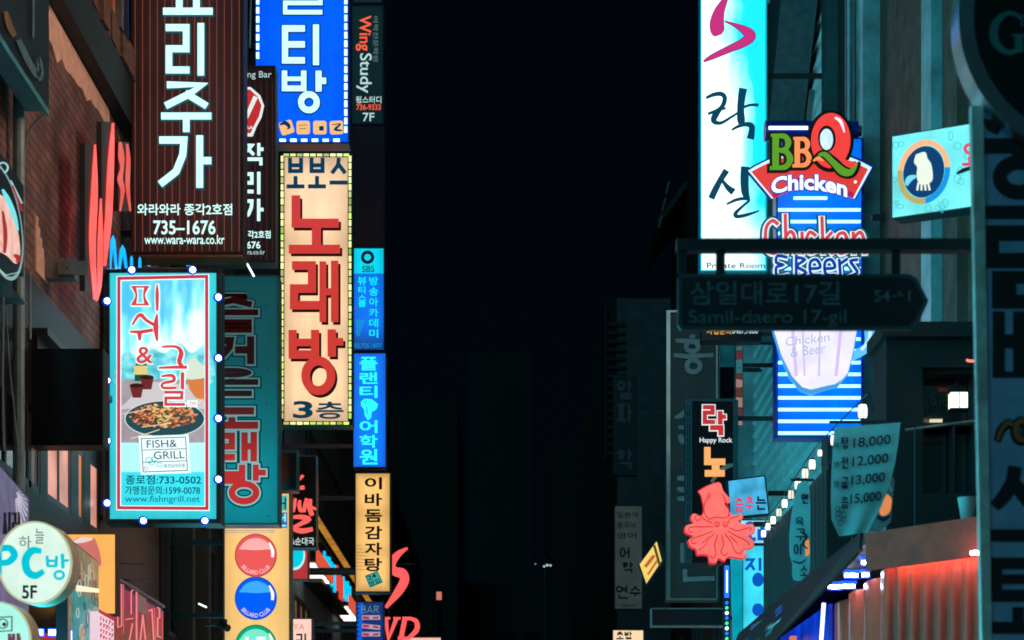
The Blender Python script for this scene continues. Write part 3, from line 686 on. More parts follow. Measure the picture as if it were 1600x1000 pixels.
def sign_billiard():
    s = Sign('projecting_sign', 'amber lightbox with a column of glossy pink, blue and green balls', 'sign', (349, 769, 454, 1150), 24, G_PROJ, depth=.3)
    s.cabinet(mat('grey_frame', (90, 92, 90), .4), lit('billiard_face', (255, 202, 122), 1.06, None, .1, 1, edge=.28), 2, True, .02)
    for k, (y, c, h) in enumerate(((868, (238, 88, 88), (255, 176, 172)), (935, (0, 92, 246), (60, 170, 255)), (1010, (0, 168, 120), (120, 230, 200)))):
        o = s.one('ball_print', lit('ball_white_%d' % k, tuple(min(255, int(v * .8) + 10) for v in c), .9)); o.disc(400, y, 33, 34, .013, .016, 48)
        o.m = lit('ball_%d' % k, c, 1.0); o.disc(400, y, 30.6, 31.6, .0165, .018, 48)
        o.m = lit('ball_hi_%d' % k, h, 1.0); o.poly([(400 + 27 * math.cos(q), y + 27 * math.sin(q)) for q in [math.radians(200 + 140 * j / 20) for j in range(21)]] + [(400 + 27 * math.cos(math.radians(340 - 140 * j / 20)), y - 12 + 4 * math.sin(math.radians(180 * j / 20))) for j in range(21)], .0185, .0195)
        o.m = lit('ball_glint', (255, 244, 240), 1.1); o.brush([(421, y - 20, 2), (426, y - 8, 5), (426, y + 3, 4)], .02, .0215)
        def arc(px, py, y=y):
            a = math.radians(150 - 120 * (px - 340) / 120); r = 29 - (py - 100) ; return (400 + r * math.cos(a), y + r * math.sin(a) * 1.02)
        o.m = lit('ball_text', (245, 205, 205) if k == 0 else (70, 160, 255), 1); text(o, 'BILLARD CLUB', 344, 101.5, 456, 108, .02, .022, .006, warp=lambda px, py, y=y: (400 + (29 - (108 - py)) * math.cos(math.radians(142 - 104 * (px - 344) / 112)), y + (30 - (108 - py)) * math.sin(math.radians(142 - 104 * (px - 344) / 112))))
    o.m = lit('ball_num', (235, 250, 245), 1); text(o, '15', 383, 995, 417, 1024, .02, .024, .02)
    L = s.part('lettering', lit('billiard_blue', (20, 120, 190), .9))
    kor(L, '당구', 352, 772, 428, 826, 8, .013, .02, vert=False); L.rect(352, 829, 430, 829.8, .013, .015); L.rect(352, 832, 430, 832.6, .013, .015)
    L.rect(431, 801, 449, 825, .013, .016); L.m = lit('billiard_pale', (170, 240, 225), 1); kor(L, '원', 432, 803, 448, 823, 2.6, .0165, .019)
    L.m = lit('billiard_teal', (70, 190, 180), .9); kor(L, '회', 0, 0, 1, 1, .1, 0, 0) if False else None
    L.rect(431, 775, 449, 798, .013, .016); L.m = INK; L.ribbon([(434, 778), (434, 796)], 2, .0165, .019); L.ribbon([(446, 778), (446, 796)], 2, .0165, .019); L.ribbon([(434, 787), (446, 787)], 2, .0165, .019); L.ribbon([(440, 780), (440, 794)], 1.6, .0165, .019)
    s.brackets(XL, (.2, .5)); s.done()
sign_billiard()

def sign_red_script():
    s = Sign('projecting_sign', 'black sign with coral brush lettering and a thin pale frame line', 'sign', (418, 712, 495, 857), 27, G_PROJ, depth=.22)
    s.cabinet(mat('black_sign', (18, 22, 26), .4), mat('black_sign_face', (20, 20, 24), .35, 0, .3), 1.2, False, .02, mat('pale_frame', (120, 150, 152), .4, .3))
    L = s.part('lettering', lit('coral_letter', (255, 98, 90), 1.05))
    L.brush([(467, 751, 3), (474, 743, 5)], .013, .03); L.brush([(466, 763, 6), (476, 762, 6)], .013, .03)
    for x in (452, 469): L.brush([(x, 782, 4), (x - 1, 790, 6), (x + 1, 799, 6)], .013, .03); L.brush([(x + 10, 779, 4), (x + 8, 790, 6), (x + 6, 800, 5)], .013, .03); L.brush([(x, 798, 6), (x + 9, 798, 5)], .013, .03)
    L.brush([(485, 780, 6), (484, 793, 8), (488, 806, 7)], .013, .03); L.brush([(486, 792, 4), (494, 796, 4)], .013, .03)
    L.brush([(454, 809, 4), (470, 808, 7), (482, 812, 8), (468, 820, 6), (460, 826, 7), (472, 830, 8), (489, 827, 6)], .013, .03)
    L.brush([(432, 780, 6), (434, 800, 8), (430, 820, 6)], .013, .03)
    L.m = lit('pale_letter2', (205, 225, 222), .95); text(L, '순대국&순대국', 424, 840, 491, 852, .013, .018, .008)
    s.brackets(XL, (.1, .9)); s.done()
    s = Sign('projecting_sign', 'small blank dark glass sign in a teal frame, just under the cream lightbox', 'sign', (424, 704, 466, 768), 26.3, G_PROJ, depth=.2)
    s.cabinet(mat('teal_frame2', (40, 96, 102), .4), GLASS, 3.4, False, .03); s.brackets(XL, (.2, .8)); s.done()
    s = Sign('projecting_sign', 'red sign with a cyan bowl print below the black brush-lettered sign', 'sign', (430, 858, 482, 906), 28.5, G_PROJ, depth=.2)
    s.cabinet(mat('red_frame', (120, 40, 40), .4), lit('dull_red_face', (196, 62, 62), .8, None, .15, 3), 1, False, .01)
    L = s.part('bowl_print', lit('cyan_bowl', (0, 205, 230), 1)); L.m = lit('bowl_edge', (200, 240, 240), 1); L.disc(460, 868, 17, 23, .0125, .0145); L.m = _mats['cyan_bowl']; L.disc(460, 866, 14.6, 21, .0148, .0165)
    s.brackets(XL, (.5,)); s.done()
    s = Sign('projecting_sign', 'pale pink lightbox with one small black letter, right of the amber ball sign', 'sign', (452, 966, 488, 1060), 27, G_PROJ, depth=.2)
    s.cabinet(mat('grey_frame2', (90, 80, 80)), lit('pink_face', (255, 206, 190), 1.0, None, .05), 1, False, .01)
    L = s.part('lettering', lit('pink_ink', (230, 150, 140), .9)); text(L, 'YA', 458, 975, 476, 984, .013, .016, .01); L.m = INK; kor(L, '리', 463, 990, 480, 1012, 2.6, .013, .017); s.brackets(XL, (.2,)); s.done()
    s = Sign('projecting_sign', 'warm white lightbox edge at the foot of the coral serif letters', 'sign', (628, 995, 690, 1060), 44, G_PROJ, depth=.2)
    s.cabinet(mat('grey_frame3', (90, 80, 80)), lit('peach_face', (255, 190, 170), 1.0, None, .05), 1, False, .01); s.part('lettering', INK); kor(s.parts['lettering'], '식당', 636, 1008, 682, 1030, 3, .013, .017, vert=False); s.brackets(XL, (.3,)); s.done()
sign_red_script()
# ------------------------------------------------------------------ LEFT SIDE, LOW: round lamps signs and fascia boards along the wall
def round_signs():
    for nm, cx, cy, rx, ry, d, lab in (('pc', 56, 880, 58, 65, 14, 'round white drum sign with turquoise letters and a small 5F'),
                                       ('low', -2, 1000, 52, 60, 13, 'round mint drum sign cut off by the lower left corner')):
        s = Sign('round_lightbox', lab, 'sign', (cx - rx, cy - ry, cx + rx, cy + ry), d, 'round drum signs low on the left', depth=.16, yaw=-.12)
        s.part('drum', mat('cream_rim', (190, 190, 160), .4)).disc(cx, cy, rx, ry, -.16, .004, 56)
        s.part('rim', lit('rim_glow', (196, 200, 160), .8)).ring(cx, cy, rx, ry, 2.2, .0045, .03, 56)
        s.part('face', lit('drum_face_' + nm, (226, 246, 228) if nm == 'pc' else (176, 236, 214), .95, None, .12, 4)).disc(cx, cy, rx - 2.6, ry - 2.6, .005, .014, 56)
        L = s.part('lettering', lit('turquoise_letter', (0, 196, 214), .95))
        if nm == 'pc':
            L.ribbon([(-1, 858), (-1, 899)], 11, .015, .02); L.brush([(-2, 859, 10), (16, 857, 10), (24, 868, 11), (14, 879, 10), (-2, 880, 9)], .015, .02, 7)
            L.brush([(66, 862, 8), (52, 861, 11), (42, 874, 12), (44, 892, 12), (56, 900, 11), (70, 893, 8)], .015, .02, 7)
            L.brush([(75, 869, 4), (76, 884, 5)], .015, .02); L.brush([(90, 869, 4), (89, 884, 5)], .015, .02); L.ribbon([(76, 877), (90, 877)], 4, .015, .02); L.ribbon([(75, 885), (91, 885)], 4, .015, .02)
            L.ribbon([(99, 866), (100, 889)], 5, .015, .02); L.ribbon([(100, 877), (109, 876)], 4, .015, .02); L.ring(94, 899, 9, 8, 4, .015, .021)
            L.m = lit('grey_letter', (90, 130, 130), .8); text(L, '하', 31, 838, 50, 858, .015, .018, 0); text(L, '늘', 56, 826, 70, 850, .015, .018, 0)
            L.m = INK; text(L, '5F', 36, 915, 59, 936, .015, .018, .02)
        else:
            L.m = INK; L.ribbon([(-20, 966), (20, 964), (20, 986), (-20, 988)], 1.5, .015, .018, closed=True); L.ring(6, 975, 8, 8, 1.4, .015, .02); L.disc(8, 976, 3, 3, .015, .02)
            L.m = lit('dark_red_letter', (120, 40, 60), .8); kor(L, '방', 14, 990, 34, 1020, 5, .015, .019)
        mb = MB(None, DARK); mb.beam(s.T(cx - rx + 6, cy, -.08), (XL - s.base.x, 0, .3 if nm == 'pc' else .4), .06, .06); s.parts[('bracket', 1)] = mb
        s.done()
round_signs()

def street_boards():
    G = 'sign boards fixed flat along the left shop fronts'
    # big sign box at the top left corner, lit only by its neighbours
    s = Sign('fascia_sign_box', 'big unlit sign box at the top left corner with its pale underside showing', 'sign', (-260, -620, 77, 176), 0, G, street=-3.95, depth=.2)
    s.part('cabinet', mat('sign_box_dark', (16, 18, 22), .4)).poly([(-260, -1000), (77, -330), (77, 172), (-260, -344)], -.2, 0)
    u = MB(None, mat('underside_panel', (64, 150, 158), .5)); pa = Vector(s.T(77, 172, 0)); u.box((pa.x - .2, 9.5 - s.base.y, pa.z - .012), (pa.x, pa.y, pa.z - .003)); u.box((pa.x - .03, 9.5 - s.base.y, pa.z - .05), (pa.x - .002, pa.y, pa.z - .0125)); s.parts['underside'] = u
    L = s.part('lettering', mat('faded_gold', (110, 96, 60), .6)); L.brush([(6, 18, 6), (12, 40, 10), (20, 56, 8)], .001, .015); L.m = mat('faded_teal', (70, 110, 120), .6)
    L.brush([(26, 62, 8), (40, 92, 10), (56, 118, 8), (58, 92, 5), (62, 112, 7), (60, 126, 5)], .001, .015); L.ribbon([(50, -20), (50, 60)], 3, .001, .012)
    s.done()
    s = Sign('fascia_poster', 'lit poster board on the left edge with an oval dish of pale meat', 'poster', (-140, 120, 37, 440), 0, G, street=-3.95, depth=.12)
    s.part('board', mat('poster_black', (20, 24, 28), .35)).poly([(-140, 40), (37, 290), (37, 432), (-140, 240)], -.12, 0)
    p = s.part('dish_print', lit('dish_rim', (150, 190, 190), .7))
    def ell(cx, cy, rx, ry, k): return [(cx + rx * math.cos(q), cy + k * rx * math.cos(q) + ry * math.sin(q)) for q in [2 * math.pi * j / 40 for j in range(40)]]
    p.poly(ell(2, 345, 34, 84, 1.2), .001, .004); p.m = lit('dish_black', (16, 24, 30), .6); p.poly(ell(2, 345, 31.5, 79, 1.2), .0042, .006)
    p.m = lit('dish_meat', (240, 190, 176), .95, None, .3, 8); p.poly(sm([(-12, 300), (2, 306), (14, 318), (24, 350), (30, 392), (24, 412), (10, 400), (-10, 380), (-12, 300)], 4)[:-1], .0062, .009)
    p.m = lit('dish_cyan', (120, 230, 235), .95); p.brush([(2, 296, 3), (10, 312, 8), (20, 336, 7), (26, 360, 3)], .0092, .011)
    p.m = lit('dish_red', (170, 40, 44), .85); p.brush([(2, 330, 3), (6, 362, 6), (5, 395, 4)], .0092, .0115); p.brush([(20, 398, 4), (27, 404, 8), (24, 410, 4)], .0092, .0115)
    p.m = lit('dish_text', (170, 225, 225), .8); p.ring(4, 262, 9, 9, 2.4, .001, .004); p.ribbon([(16, 282), (34, 318)], 1.4, .001, .004); p.m = _mats['dish_red']; p.ribbon([(18, 290), (34, 330)], 2.6, .001, .005)
    p.m = _mats['dish_text']; p.ribbon([(-20, 405), (8, 430), (30, 425)], 1, .001, .004)
    s.done()
    s = Sign('fascia_poster', 'mauve poster board with pale rays behind the round turquoise lettered drum', 'poster', (-60, 690, 46, 850), 0, G, street=-3.95, depth=.1)
    s.part('board', mat('poster_edge', (60, 70, 80), .4)).poly([(-60, 660), (45, 778), (45, 1000), (-60, 1000)], -.1, 0)
    p = s.part('print', lit('mauve_print', (112, 104, 140), .75, None, .3, 7)); p.poly([(-58, 664), (44, 780), (44, 998), (-58, 998)], .001, .004)
    p.m = lit('pale_ray', (206, 200, 218), .8)
    for k in range(9):
        a = -1.1 + k * .3; p.ribbon([(22 + 5 * math.cos(a), 775 + 5 * math.sin(a)), (22 + 20 * math.cos(a), 795 + 30 * math.sin(a))], 1.2, .0042, .006)
    p.m = INK; kor(p, '시리', 3, 800, 30, 836, 3.4, .0042, .008, vert=False)
    s.done()
    s = Sign('fascia_poster', 'tall teal and tan patterned banner board to the right of the round turquoise lettered drum', 'poster', (112, 840, 154, 1100), 0, G, street=-3.9, depth=.1)
    s.part('board', mat('poster_edge', 0) if False else _mats['poster_edge']).poly([(105, 838), (154, 878), (154, 1120), (105, 1120)], -.1, 0)
    p = s.part('print', lit('banner_tan', (136, 128, 104), .75, None, .35, 9)); p.poly([(106, 841), (153.6, 880), (153.6, 1118), (106, 1118)], .001, .004)
    p.m = lit('banner_teal', (44, 146, 150), .8, None, .3, 9); p.poly([(112, 922), (153.4, 940), (153.4, 1000), (112, 1000)], .0042, .006)
    rnd = random.Random(5)
    for k in range(26):
        p.m = lit('swirl_%d' % (k % 3), ((196, 214, 196), (64, 84, 84), (210, 170, 130))[k % 3], .75)
        x = rnd.uniform(120, 150); y = rnd.uniform(880, 995); p.ring(x, y, rnd.uniform(2, 4), rnd.uniform(6, 14), 1.1, .0062, .008 + k * .0001, 14)
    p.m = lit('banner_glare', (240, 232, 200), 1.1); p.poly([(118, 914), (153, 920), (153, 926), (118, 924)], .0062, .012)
    s.done()
    # long fascia with tall pink outlined letters
    s = Sign('fascia_sign', 'long dark red fascia board with tall pink outlined letters running away along the left wall', 'sign', (155, 890, 254, 1080), 0, G, street=-3.95, depth=.14)
    s.part('cabinet', mat('fascia_dark', (46, 30, 32), .4)).poly([(155, 889), (254, 949), (254, 1120), (155, 1120)], -.14, 0)
    f = s.part('trim', mat('fascia_trim', (130, 130, 126), .4, .4)); f.poly([(155, 886), (254, 946), (254, 950), (155, 890)], -.15, .03)
    p = s.part('panel', lit('fascia_red', (128, 30, 40), .9, None, .5, 5)); p.poly([(168, 905), (253, 955), (253, 1100), (168, 1100)], .001, .004)
    p.m = lit('fascia_wood', (120, 84, 62), .8); p.poly([(213, 926), (228, 935), (228, 960), (213, 955)], .0042, .005)
    L = s.part('lettering', lit('pink_outline', (240, 128, 130), 1.0))
    for pts in ([(183, 912), (189, 914), (189, 978), (183, 980), (183, 912)], [(204, 960), (204, 924), (212, 919), (212, 1000)], [(206, 974), (201, 1000)], [(195, 968), (207, 966)], [(222, 960), (218, 1000)], [(222, 962), (226, 1000)],
                [(231, 955), (236, 952), (239, 1000)], [(245, 949), (248, 952), (248, 965), (245, 966), (245, 994), (250, 996)]):
        L.ribbon(pts, 1.5, .005, .008)
    L.m = lit('pink_fill', (214, 84, 92), .95)
    for pts in ([(213.6, 920), (213.6, 1000)], [(192, 908), (192, 990)], [(253, 955), (253, 1000)], [(240, 950), (242, 1000)]): L.ribbon(pts, 1.2, .005, .0075)
    s.done()
    s = Sign('fascia_sign', 'small bright board crowded with tiny white and pink letters below the dark red fascia', 'sign', (154, 958, 178, 1060), 0, G, street=-3.8, depth=.08)
    s.part('board', lit('pinkish_board', (240, 210, 222), .95)).poly([(154, 955), (178, 968), (178, 1080), (154, 1080)], -.08, 0)
    L = s.part('lettering', lit('crimson_ink', (190, 40, 66), .9)); rnd = random.Random(9)
    L.poly([(154, 952), (178, 965), (178, 971), (154, 957)], .001, .006)
    for k in range(7):
        for j in range(5):
            x = 156 + j * 4.4; y = 964 + k * 9 + j * 2.2; L.ribbon([(x, y), (x + rnd.uniform(1, 3), y + rnd.uniform(-1, 3)), (x, y + 5)], 1, .001, .005)
    s.done()
    s = Sign('projecting_sign', 'plain amber panel with part of a pink shape, low behind the round drum', 'sign', (96, 834, 181, 960), 18.2, None, depth=.2)
    s.cabinet(mat('amber_frame', (70, 56, 40)), lit('amber_panel', (255, 186, 96), .95, None, .06), .8, False, .01)
    L = s.part('print', lit('pink_shape', (214, 120, 112), .9)); L.poly(sm([(108, 850), (124, 840), (146, 842), (148, 840), (156, 862), (158, 884), (140, 880), (116, 872), (108, 850)], 4)[:-1], .013, .017)
    L.m = lit('pink_gloss', (246, 214, 206), .95); L.brush([(114, 848, 3), (130, 844, 9), (145, 843, 2)], .0172, .02)
    s.brackets(XL, (.2, .6)); s.done()
    # neon letters seen edge-on
    s = Sign('channel_letter_sign', 'giant coral neon letters fixed flat to the brick wall, seen almost edge-on', 'sign', (132, 190, 206, 470), 0, None, street=-4.02, depth=.1)
    red = lit('coral_edge', (255, 84, 78), 1.4)
    for pts in ([(148, 226, 2), (147, 300, 10), (144, 380, 10), (148, 468, 5)], [(176, 192, 3), (173, 250, 9), (169, 340, 10), (163, 415, 4)], [(157, 310, 2), (156, 370, 7), (155, 440, 7), (150, 470, 3)], [(168, 330, 2), (164, 360, 4), (163, 415, 2)]):
        s.one('letter', red).brush(pts, .0, .006, 6)
    for pts in ([(187, 222, 4), (189, 245, 9), (190, 262, 5), (187, 280, 8), (191, 298, 6), (187, 330, 2)], [(198, 225, 3), (200, 250, 6), (199, 290, 6), (203, 330, 2)]):
        s.one('letter', lit('coral_edge_dim', (240, 92, 84), .85)).brush(pts, .0, .006, 6)
    hb = s.part('housing', mat('letter_housing', (60, 62, 66), .5, .3))
    for x0, x1, y0, y1 in ((131, 150, 224, 455), (157, 176, 190, 420), (183, 206, 222, 330)): hb.rect(x0 + 3, y0, x1 - 3, y1, -.06, -.008)
    s.done()
    s = Sign('channel_letter_sign', 'row of small cyan glowing letters between the brown sign and the poster lightbox', 'sign', (168, 372, 236, 420), 0, None, street=-4.05, depth=.1)
    cy = lit('cyan_neon', (0, 170, 255), 1.3)
    for pts in ([(171, 420, 3), (176, 372, 5), (181, 420, 3)], [(186, 420, 3), (191, 388, 6), (197, 420, 3)], [(204, 418, 2), (205, 402, 3), (206, 418, 2)], [(217, 418, 2), (218, 404, 3), (219, 418, 2)], [(231, 416, 1.5), (232, 408, 2.4), (233, 416, 1.5)], [(292, 416, 2), (293, 400, 4), (296, 416, 2)]):
        s.one('letter', cy).brush(pts, 0, .006, 5)
    s.part('rail', DARK).rect(168, 418, 300, 421, -.04, -.01); s.done()
street_boards()

# ------------------------------------------------------------------ RIGHT SIDE SIGNS
G_R = 'projecting shop signs on the right'
def sign_white():
    s = Sign('projecting_sign', 'tall glowing white and cyan lightbox with a magenta swirl and dark brush letters', 'sign', (1094, -200, 1198, 424), 25, G_R, depth=.3)
    s.cabinet(mat('cyan_metal', (60, 150, 170), .4), clouds('white_cyan_face', (236, 252, 250), (150, 240, 248), (0, 204, 236), 1.4, (.95, .11), (1.7, 1, .75), .83, .15), 1.6, True, .012, lit('cyan_edge', (0, 190, 214), .9))
    m = lit('magenta', (206, 50, 130), .95); ol = mat('indigo_line', (40, 50, 110), .6); q = s.part('swirl')
    for mm, g, w0, w1 in ((ol, 1.4, .0168, .0185), (m, 0, .0186, .022)):
        q.m = mm; q.k = 0
        q.brush([(1142, -40, 3 + g), (1134, -4, 7 + g), (1124, 18, 15 + g), (1120, 36, 21 + g), (1121, 50, 20 + g), (1123, 56, 10 + g)], w0, w1, 7)
        q.brush([(1132, 34, 1 + g), (1150, 41, 6 + g), (1166, 50, 14 + g), (1172, 58, 16 + g), (1160, 68, 13 + g), (1138, 78, 10 + g), (1112, 90, 7 + g), (1099, 97, 2 + g)], w0, w1, 7)
    L = s.part('lettering', lit('petrol_letter', (6, 72, 98), .75, (14, 50, 70))); b = lambda pts: L.brush(pts, .0168, .02, 6)
    b([(1103, 154, 4), (1114, 149, 6), (1126, 147.5, 7), (1132, 153, 7), (1130, 164, 7), (1122, 172, 5), (1106, 179, 4)]); b([(1106, 179, 4), (1124, 172, 5), (1134, 170, 3)]); b([(1126, 170, 6), (1118, 180, 10), (1115, 190, 8), (1126, 193, 5), (1142, 184, 4), (1154, 176, 3)])
    b([(1161, 139, 13), (1159, 150, 12), (1157, 170, 11), (1158, 190, 12), (1162, 196, 6)]); b([(1160, 169, 4), (1172, 165, 4), (1185, 165, 5)]); b([(1143, 204, 3), (1154, 198, 5), (1166, 195, 7), (1174, 198, 9), (1174, 208, 10), (1172, 218, 12)])
    b([(1135, 267, 10), (1126, 281, 9), (1117, 298, 10), (1111, 311, 10)]); b([(1128, 282, 4), (1137, 294, 8), (1146, 301, 11)]); b([(1164, 261, 13), (1163, 280, 13), (1164, 300, 12), (1168, 312, 8)])
    b([(1135, 320, 3), (1150, 313, 5), (1164, 311, 5), (1170, 314, 4), (1160, 323, 4), (1149, 334, 6), (1152, 339, 6), (1168, 336, 5), (1186, 330, 2)])
    L.m = _mats['petrol_ink']; text(L, 'Karaoke Room', 1100, 411, 1196, 420, .0168, .02, .015) if False else text(L, 'Private Room', 1104, 411, 1195, 420, .0168, .02, .01)
    s.brackets(XR, (.5, .95)); s.done()
sign_white()

def sign_bbq():
    s = Sign('chicken_restaurant_sign', 'blue sign with horizontal light tubes, a red lettered banner and a beer mug', 'sign', (1197, 183, 1366, 684), 22, G_R, depth=.3)
    bl = mat('sign_blue_metal', (10, 60, 170), .3, .2, .2); panel = lit('blue_panel', (0, 118, 248), 1.0, (10, 60, 170), .3, 2, edge=.25)
    c = s.part('cabinet', bl); c.rect(1213, 214, 1350, 683, -.3, -.02)
    p = s.part('panel', panel); p.rect(1216, 217, 1346, 681, -.018, -.006)
    # top roller
    r = MB(None, bl); a = Vector(s.T(1197, 199, -.12)); b = Vector(s.T(1342, 199, -.12)); r.tube([a, b], .115, 20); r.m = STEEL; r.tube([b, b + Vector((.05, 0, 0))], .06, 12); s.parts['top_drum'] = r
    hi = MB(s.T, lit('drum_highlight', (220, 245, 255), 2.4)); hi.rect(1201, 198, 1262, 203, .01, .018); s.parts[('light_tube', 0)] = hi  # glowing strip paints the highlight along the top drum
    for k in range(21):
        y = 310 + k * 18.35
        if 440 < y < 520: pass
        t = MB(None, lit('tube_cyan', (150, 236, 255), 2.6)); x0, x1 = (1216, 1344)
        if k == 0: x0, x1 = 1240, 1292
        t.tube([s.T(x0, y, .012), s.T(x1, y, .012)], .018, 8); s.parts[('light_tube', k + 1)] = t
    # banner
    ban = s.part('banner', lit('banner_white', (190, 236, 255), 1.2))
    def arcpoly(x0, x1, y0, ym0, y1, xb0, xb1, ymb, n=16, o=0):
        top = [(x0 + (x1 - x0) * k / n, y0 + (y1 - y0) * k / n - ym0 * 4 * (k / n) * (1 - k / n)) for k in range(n + 1)]
        bot = [(xb0 + (xb1 - xb0) * k / n, 313 - ymb * 4 * (k / n) * (1 - k / n)) for k in range(n + 1)]
        return top + bot[::-1]
    ban.m = lit('banner_navy', (10, 40, 120), .8); ban.poly(arcpoly(1164, 1366, 268, 30, 262, 1202, 1336, 20), .02, .05)
    ban.m = _mats['banner_white']; ban.poly(arcpoly(1168, 1361, 269, 29, 264, 1205, 1334, 18.5), .0502, .054)
    ban.m = lit('banner_red', (232, 62, 58), .95); ban.poly(arcpoly(1173, 1355, 271, 26, 267, 1208, 1331, 17), .0542, .058)
    ban.m = lit('banner_crimson', (190, 30, 80), .9); ban.band([(1208 + 123 * k / 16, 312 - 17 * 4 * k / 16 * (1 - k / 16)) for k in range(17)], [(1206 + 127 * k / 16, 305 - 18 * 4 * k / 16 * (1 - k / 16)) for k in range(17)], .0582, .059, False)
    wp = lambda x, y: (x, y - 10 * (1 - ((x - 1262) / 60) ** 2) + 4 + (x - 1262) * .03)
    w = s.part('banner_lettering', lit('chicken_blue', (20, 60, 190), .9))
    def arc_text(m, t, x0, y0, x1, y1, z0, z1, bold): w.m = m; text(w, t, x0, y0, x1, y1, z0, z1, bold, warp=wp)
    for dx, dy in ((-2, 0), (2, 0), (0, -2), (0, 2), (-1.5, 1.5), (1.5, -1.5)): arc_text(_mats['chicken_blue'], 'Chicken', 1204 + dx, 281 + dy, 1322 + dx, 306 + dy, .0592, .062 + abs(dx) * .0006, .03)
    arc_text(lit('chicken_white', (240, 252, 255), 1.2), 'Chicken', 1204, 281, 1322, 306, .0592, .072, .03)
    w.disc(1335, 287, 2.6, 2.6, .0592, .064, 5)
    # BBQ letters: serif capitals built from strokes
    gr = lit('bbq_green', (92, 160, 40), .95); orr = lit('bbq_orange', (255, 150, 88), 1.0); rd = lit('bbq_red', (246, 66, 62), 1.0); bk = mat('bbq_black', (8, 10, 20), .4)
    def bigB(mb, x, y, wd, h, g, w0, w1):
        a = 2 * g; X = lambda u: x + u * wd; Y = lambda v: y + v * h
        mb.ribbon([(X(.22), Y(0) - g), (X(.22), Y(1) + g)], wd * .3 + a, w0, w1); mb.ribbon([(X(0) - g, Y(.03)), (X(.55), Y(.03))], h * .07 + a, w0, w1); mb.ribbon([(X(-.05) - g, Y(.96)), (X(.55), Y(.96))], h * .09 + a, w0, w1)
        mb.brush([(X(.3), Y(.05), h * .1 + a), (X(.66), Y(.07), h * .13 + a), (X(.82), Y(.24), wd * .27 + a), (X(.68), Y(.42), h * .12 + a), (X(.3), Y(.46), h * .09 + a)], w0, w1, 5)
        mb.brush([(X(.3), Y(.46), h * .09 + a), (X(.72), Y(.5), h * .13 + a), (X(.9), Y(.72), wd * .29 + a), (X(.7), Y(.92), h * .14 + a), (X(.3), Y(.95), h * .1 + a)], w0, w1, 5)
    for i, (x, y, wd, h, m) in enumerate(((1203, 214, 33, 55, gr), (1238, 219, 27, 46, orr))):
        o = s.one('letter', bk); bigB(o, x, y, wd, h, 4.2, .0605, .075); o.m = m; o.k = 0; bigB(o, x, y, wd, h, 0, .0752, .1)
    q = s.one('letter', bk)
    def ringv(mb, cx, cy, rx, ry, ix, iy, icx, icy, w0, w1):
        A = [2 * math.pi * k / 40 for k in range(40)]; mb.band([(cx + rx * math.cos(a), cy + ry * math.sin(a)) for a in A], [(icx + ix * math.cos(a), icy + iy * math.sin(a)) for a in A], w0, w1)
    ringv(q, 1296, 224, 36, 48, 10.5, 17, 1290, 221, .0605, .077); q.m = rd; ringv(q, 1296, 224, 30.5, 42.5, 14, 21, 1290, 221, .0772, .104)
    q.m = rd; q.brush([(1312, 256, 8), (1326, 262, 12), (1336, 258, 4)], .0775, .1, 5)
    q.m = lit('q_shine', (250, 225, 250), 1.2); q.brush([(1302, 189, 3), (1311, 195, 5), (1317, 212, 2)], .1045, .107, 5)
    q.m = lit('q_hole', (200, 232, 250), 1.2, None, .2, 8); q.disc(1290, 221, 10.3, 16.8, .03, .06, 28)
    q.m = bk; q.brush([(1266, 258, 6), (1282, 246, 13), (1298, 256, 15), (1314, 272, 18), (1330, 274, 14), (1341, 258, 5)], .079, .1055, 7)
    q.m = gr; q.k = 0; q.brush([(1276, 248, 3), (1286, 247, 8), (1299, 259, 9), (1314, 273, 12), (1327, 274, 9), (1337, 261, 2)], .1125, .122, 7)
    q.m = orr; q.brush([(1268, 257, 2), (1276, 253, 6), (1284, 257, 2)], .1125, .121, 5)
    # lower outlined lettering
    lw = s.part('lower_lettering'); hl = lit('teal_halo', (20, 96, 116), .8); wt = lit('lower_white', (214, 240, 246), 1.1); rr = lit('lower_red', (226, 66, 84), .95); bb = lit('lower_blue', (10, 60, 176), .85)
    strokes = [[(1214, 352), (1206, 347), (1197, 356), (1195, 374), (1198, 392), (1208, 398), (1216, 392)], [(1226, 338), (1227, 398)], [(1227, 372), (1234, 364), (1240, 372), (1241, 398)], [(1252, 366), (1253, 398)], [(1273, 370), (1264, 365), (1259, 378), (1264, 396), (1274, 394)],
               [(1283, 342), (1285, 398)], [(1298, 366), (1287, 382), (1300, 398)], [(1307, 383), (1322, 382), (1318, 367), (1308, 370), (1306, 386), (1312, 398), (1322, 394)], [(1332, 366), (1333, 398)], [(1333, 374), (1342, 365), (1348, 374), (1350, 398)]]
    low2 = [[(1228, 404), (1214, 402), (1212, 412), (1222, 416), (1212, 420), (1214, 434), (1230, 432)], [(1243, 402), (1243, 436)], [(1243, 404), (1256, 408), (1244, 418), (1258, 428), (1243, 436)], [(1264, 422), (1280, 420), (1275, 408), (1265, 412), (1266, 430), (1280, 432)], [(1287, 422), (1303, 420), (1298, 408), (1288, 412), (1289, 430), (1303, 432)], [(1310, 408), (1312, 434)], [(1312, 414), (1322, 407)], [(1338, 408), (1328, 410), (1334, 420), (1338, 428), (1326, 434)]]
    for m, g, w1 in ((hl, 17, .03), (wt, 10, .042), (rr, 5, .058)):
        lw.m = m; lw.k = 0
        for pts in strokes: pp = sm(pts, 4); lw.ribbon(pp, g, .0295 if g == 17 else .03, w1, g * .3)
        lw.m = bb if m is rr else m
        for pts in low2: pp = sm(pts, 4); lw.ribbon(pp, g * .9, .0295, w1, g * .3)
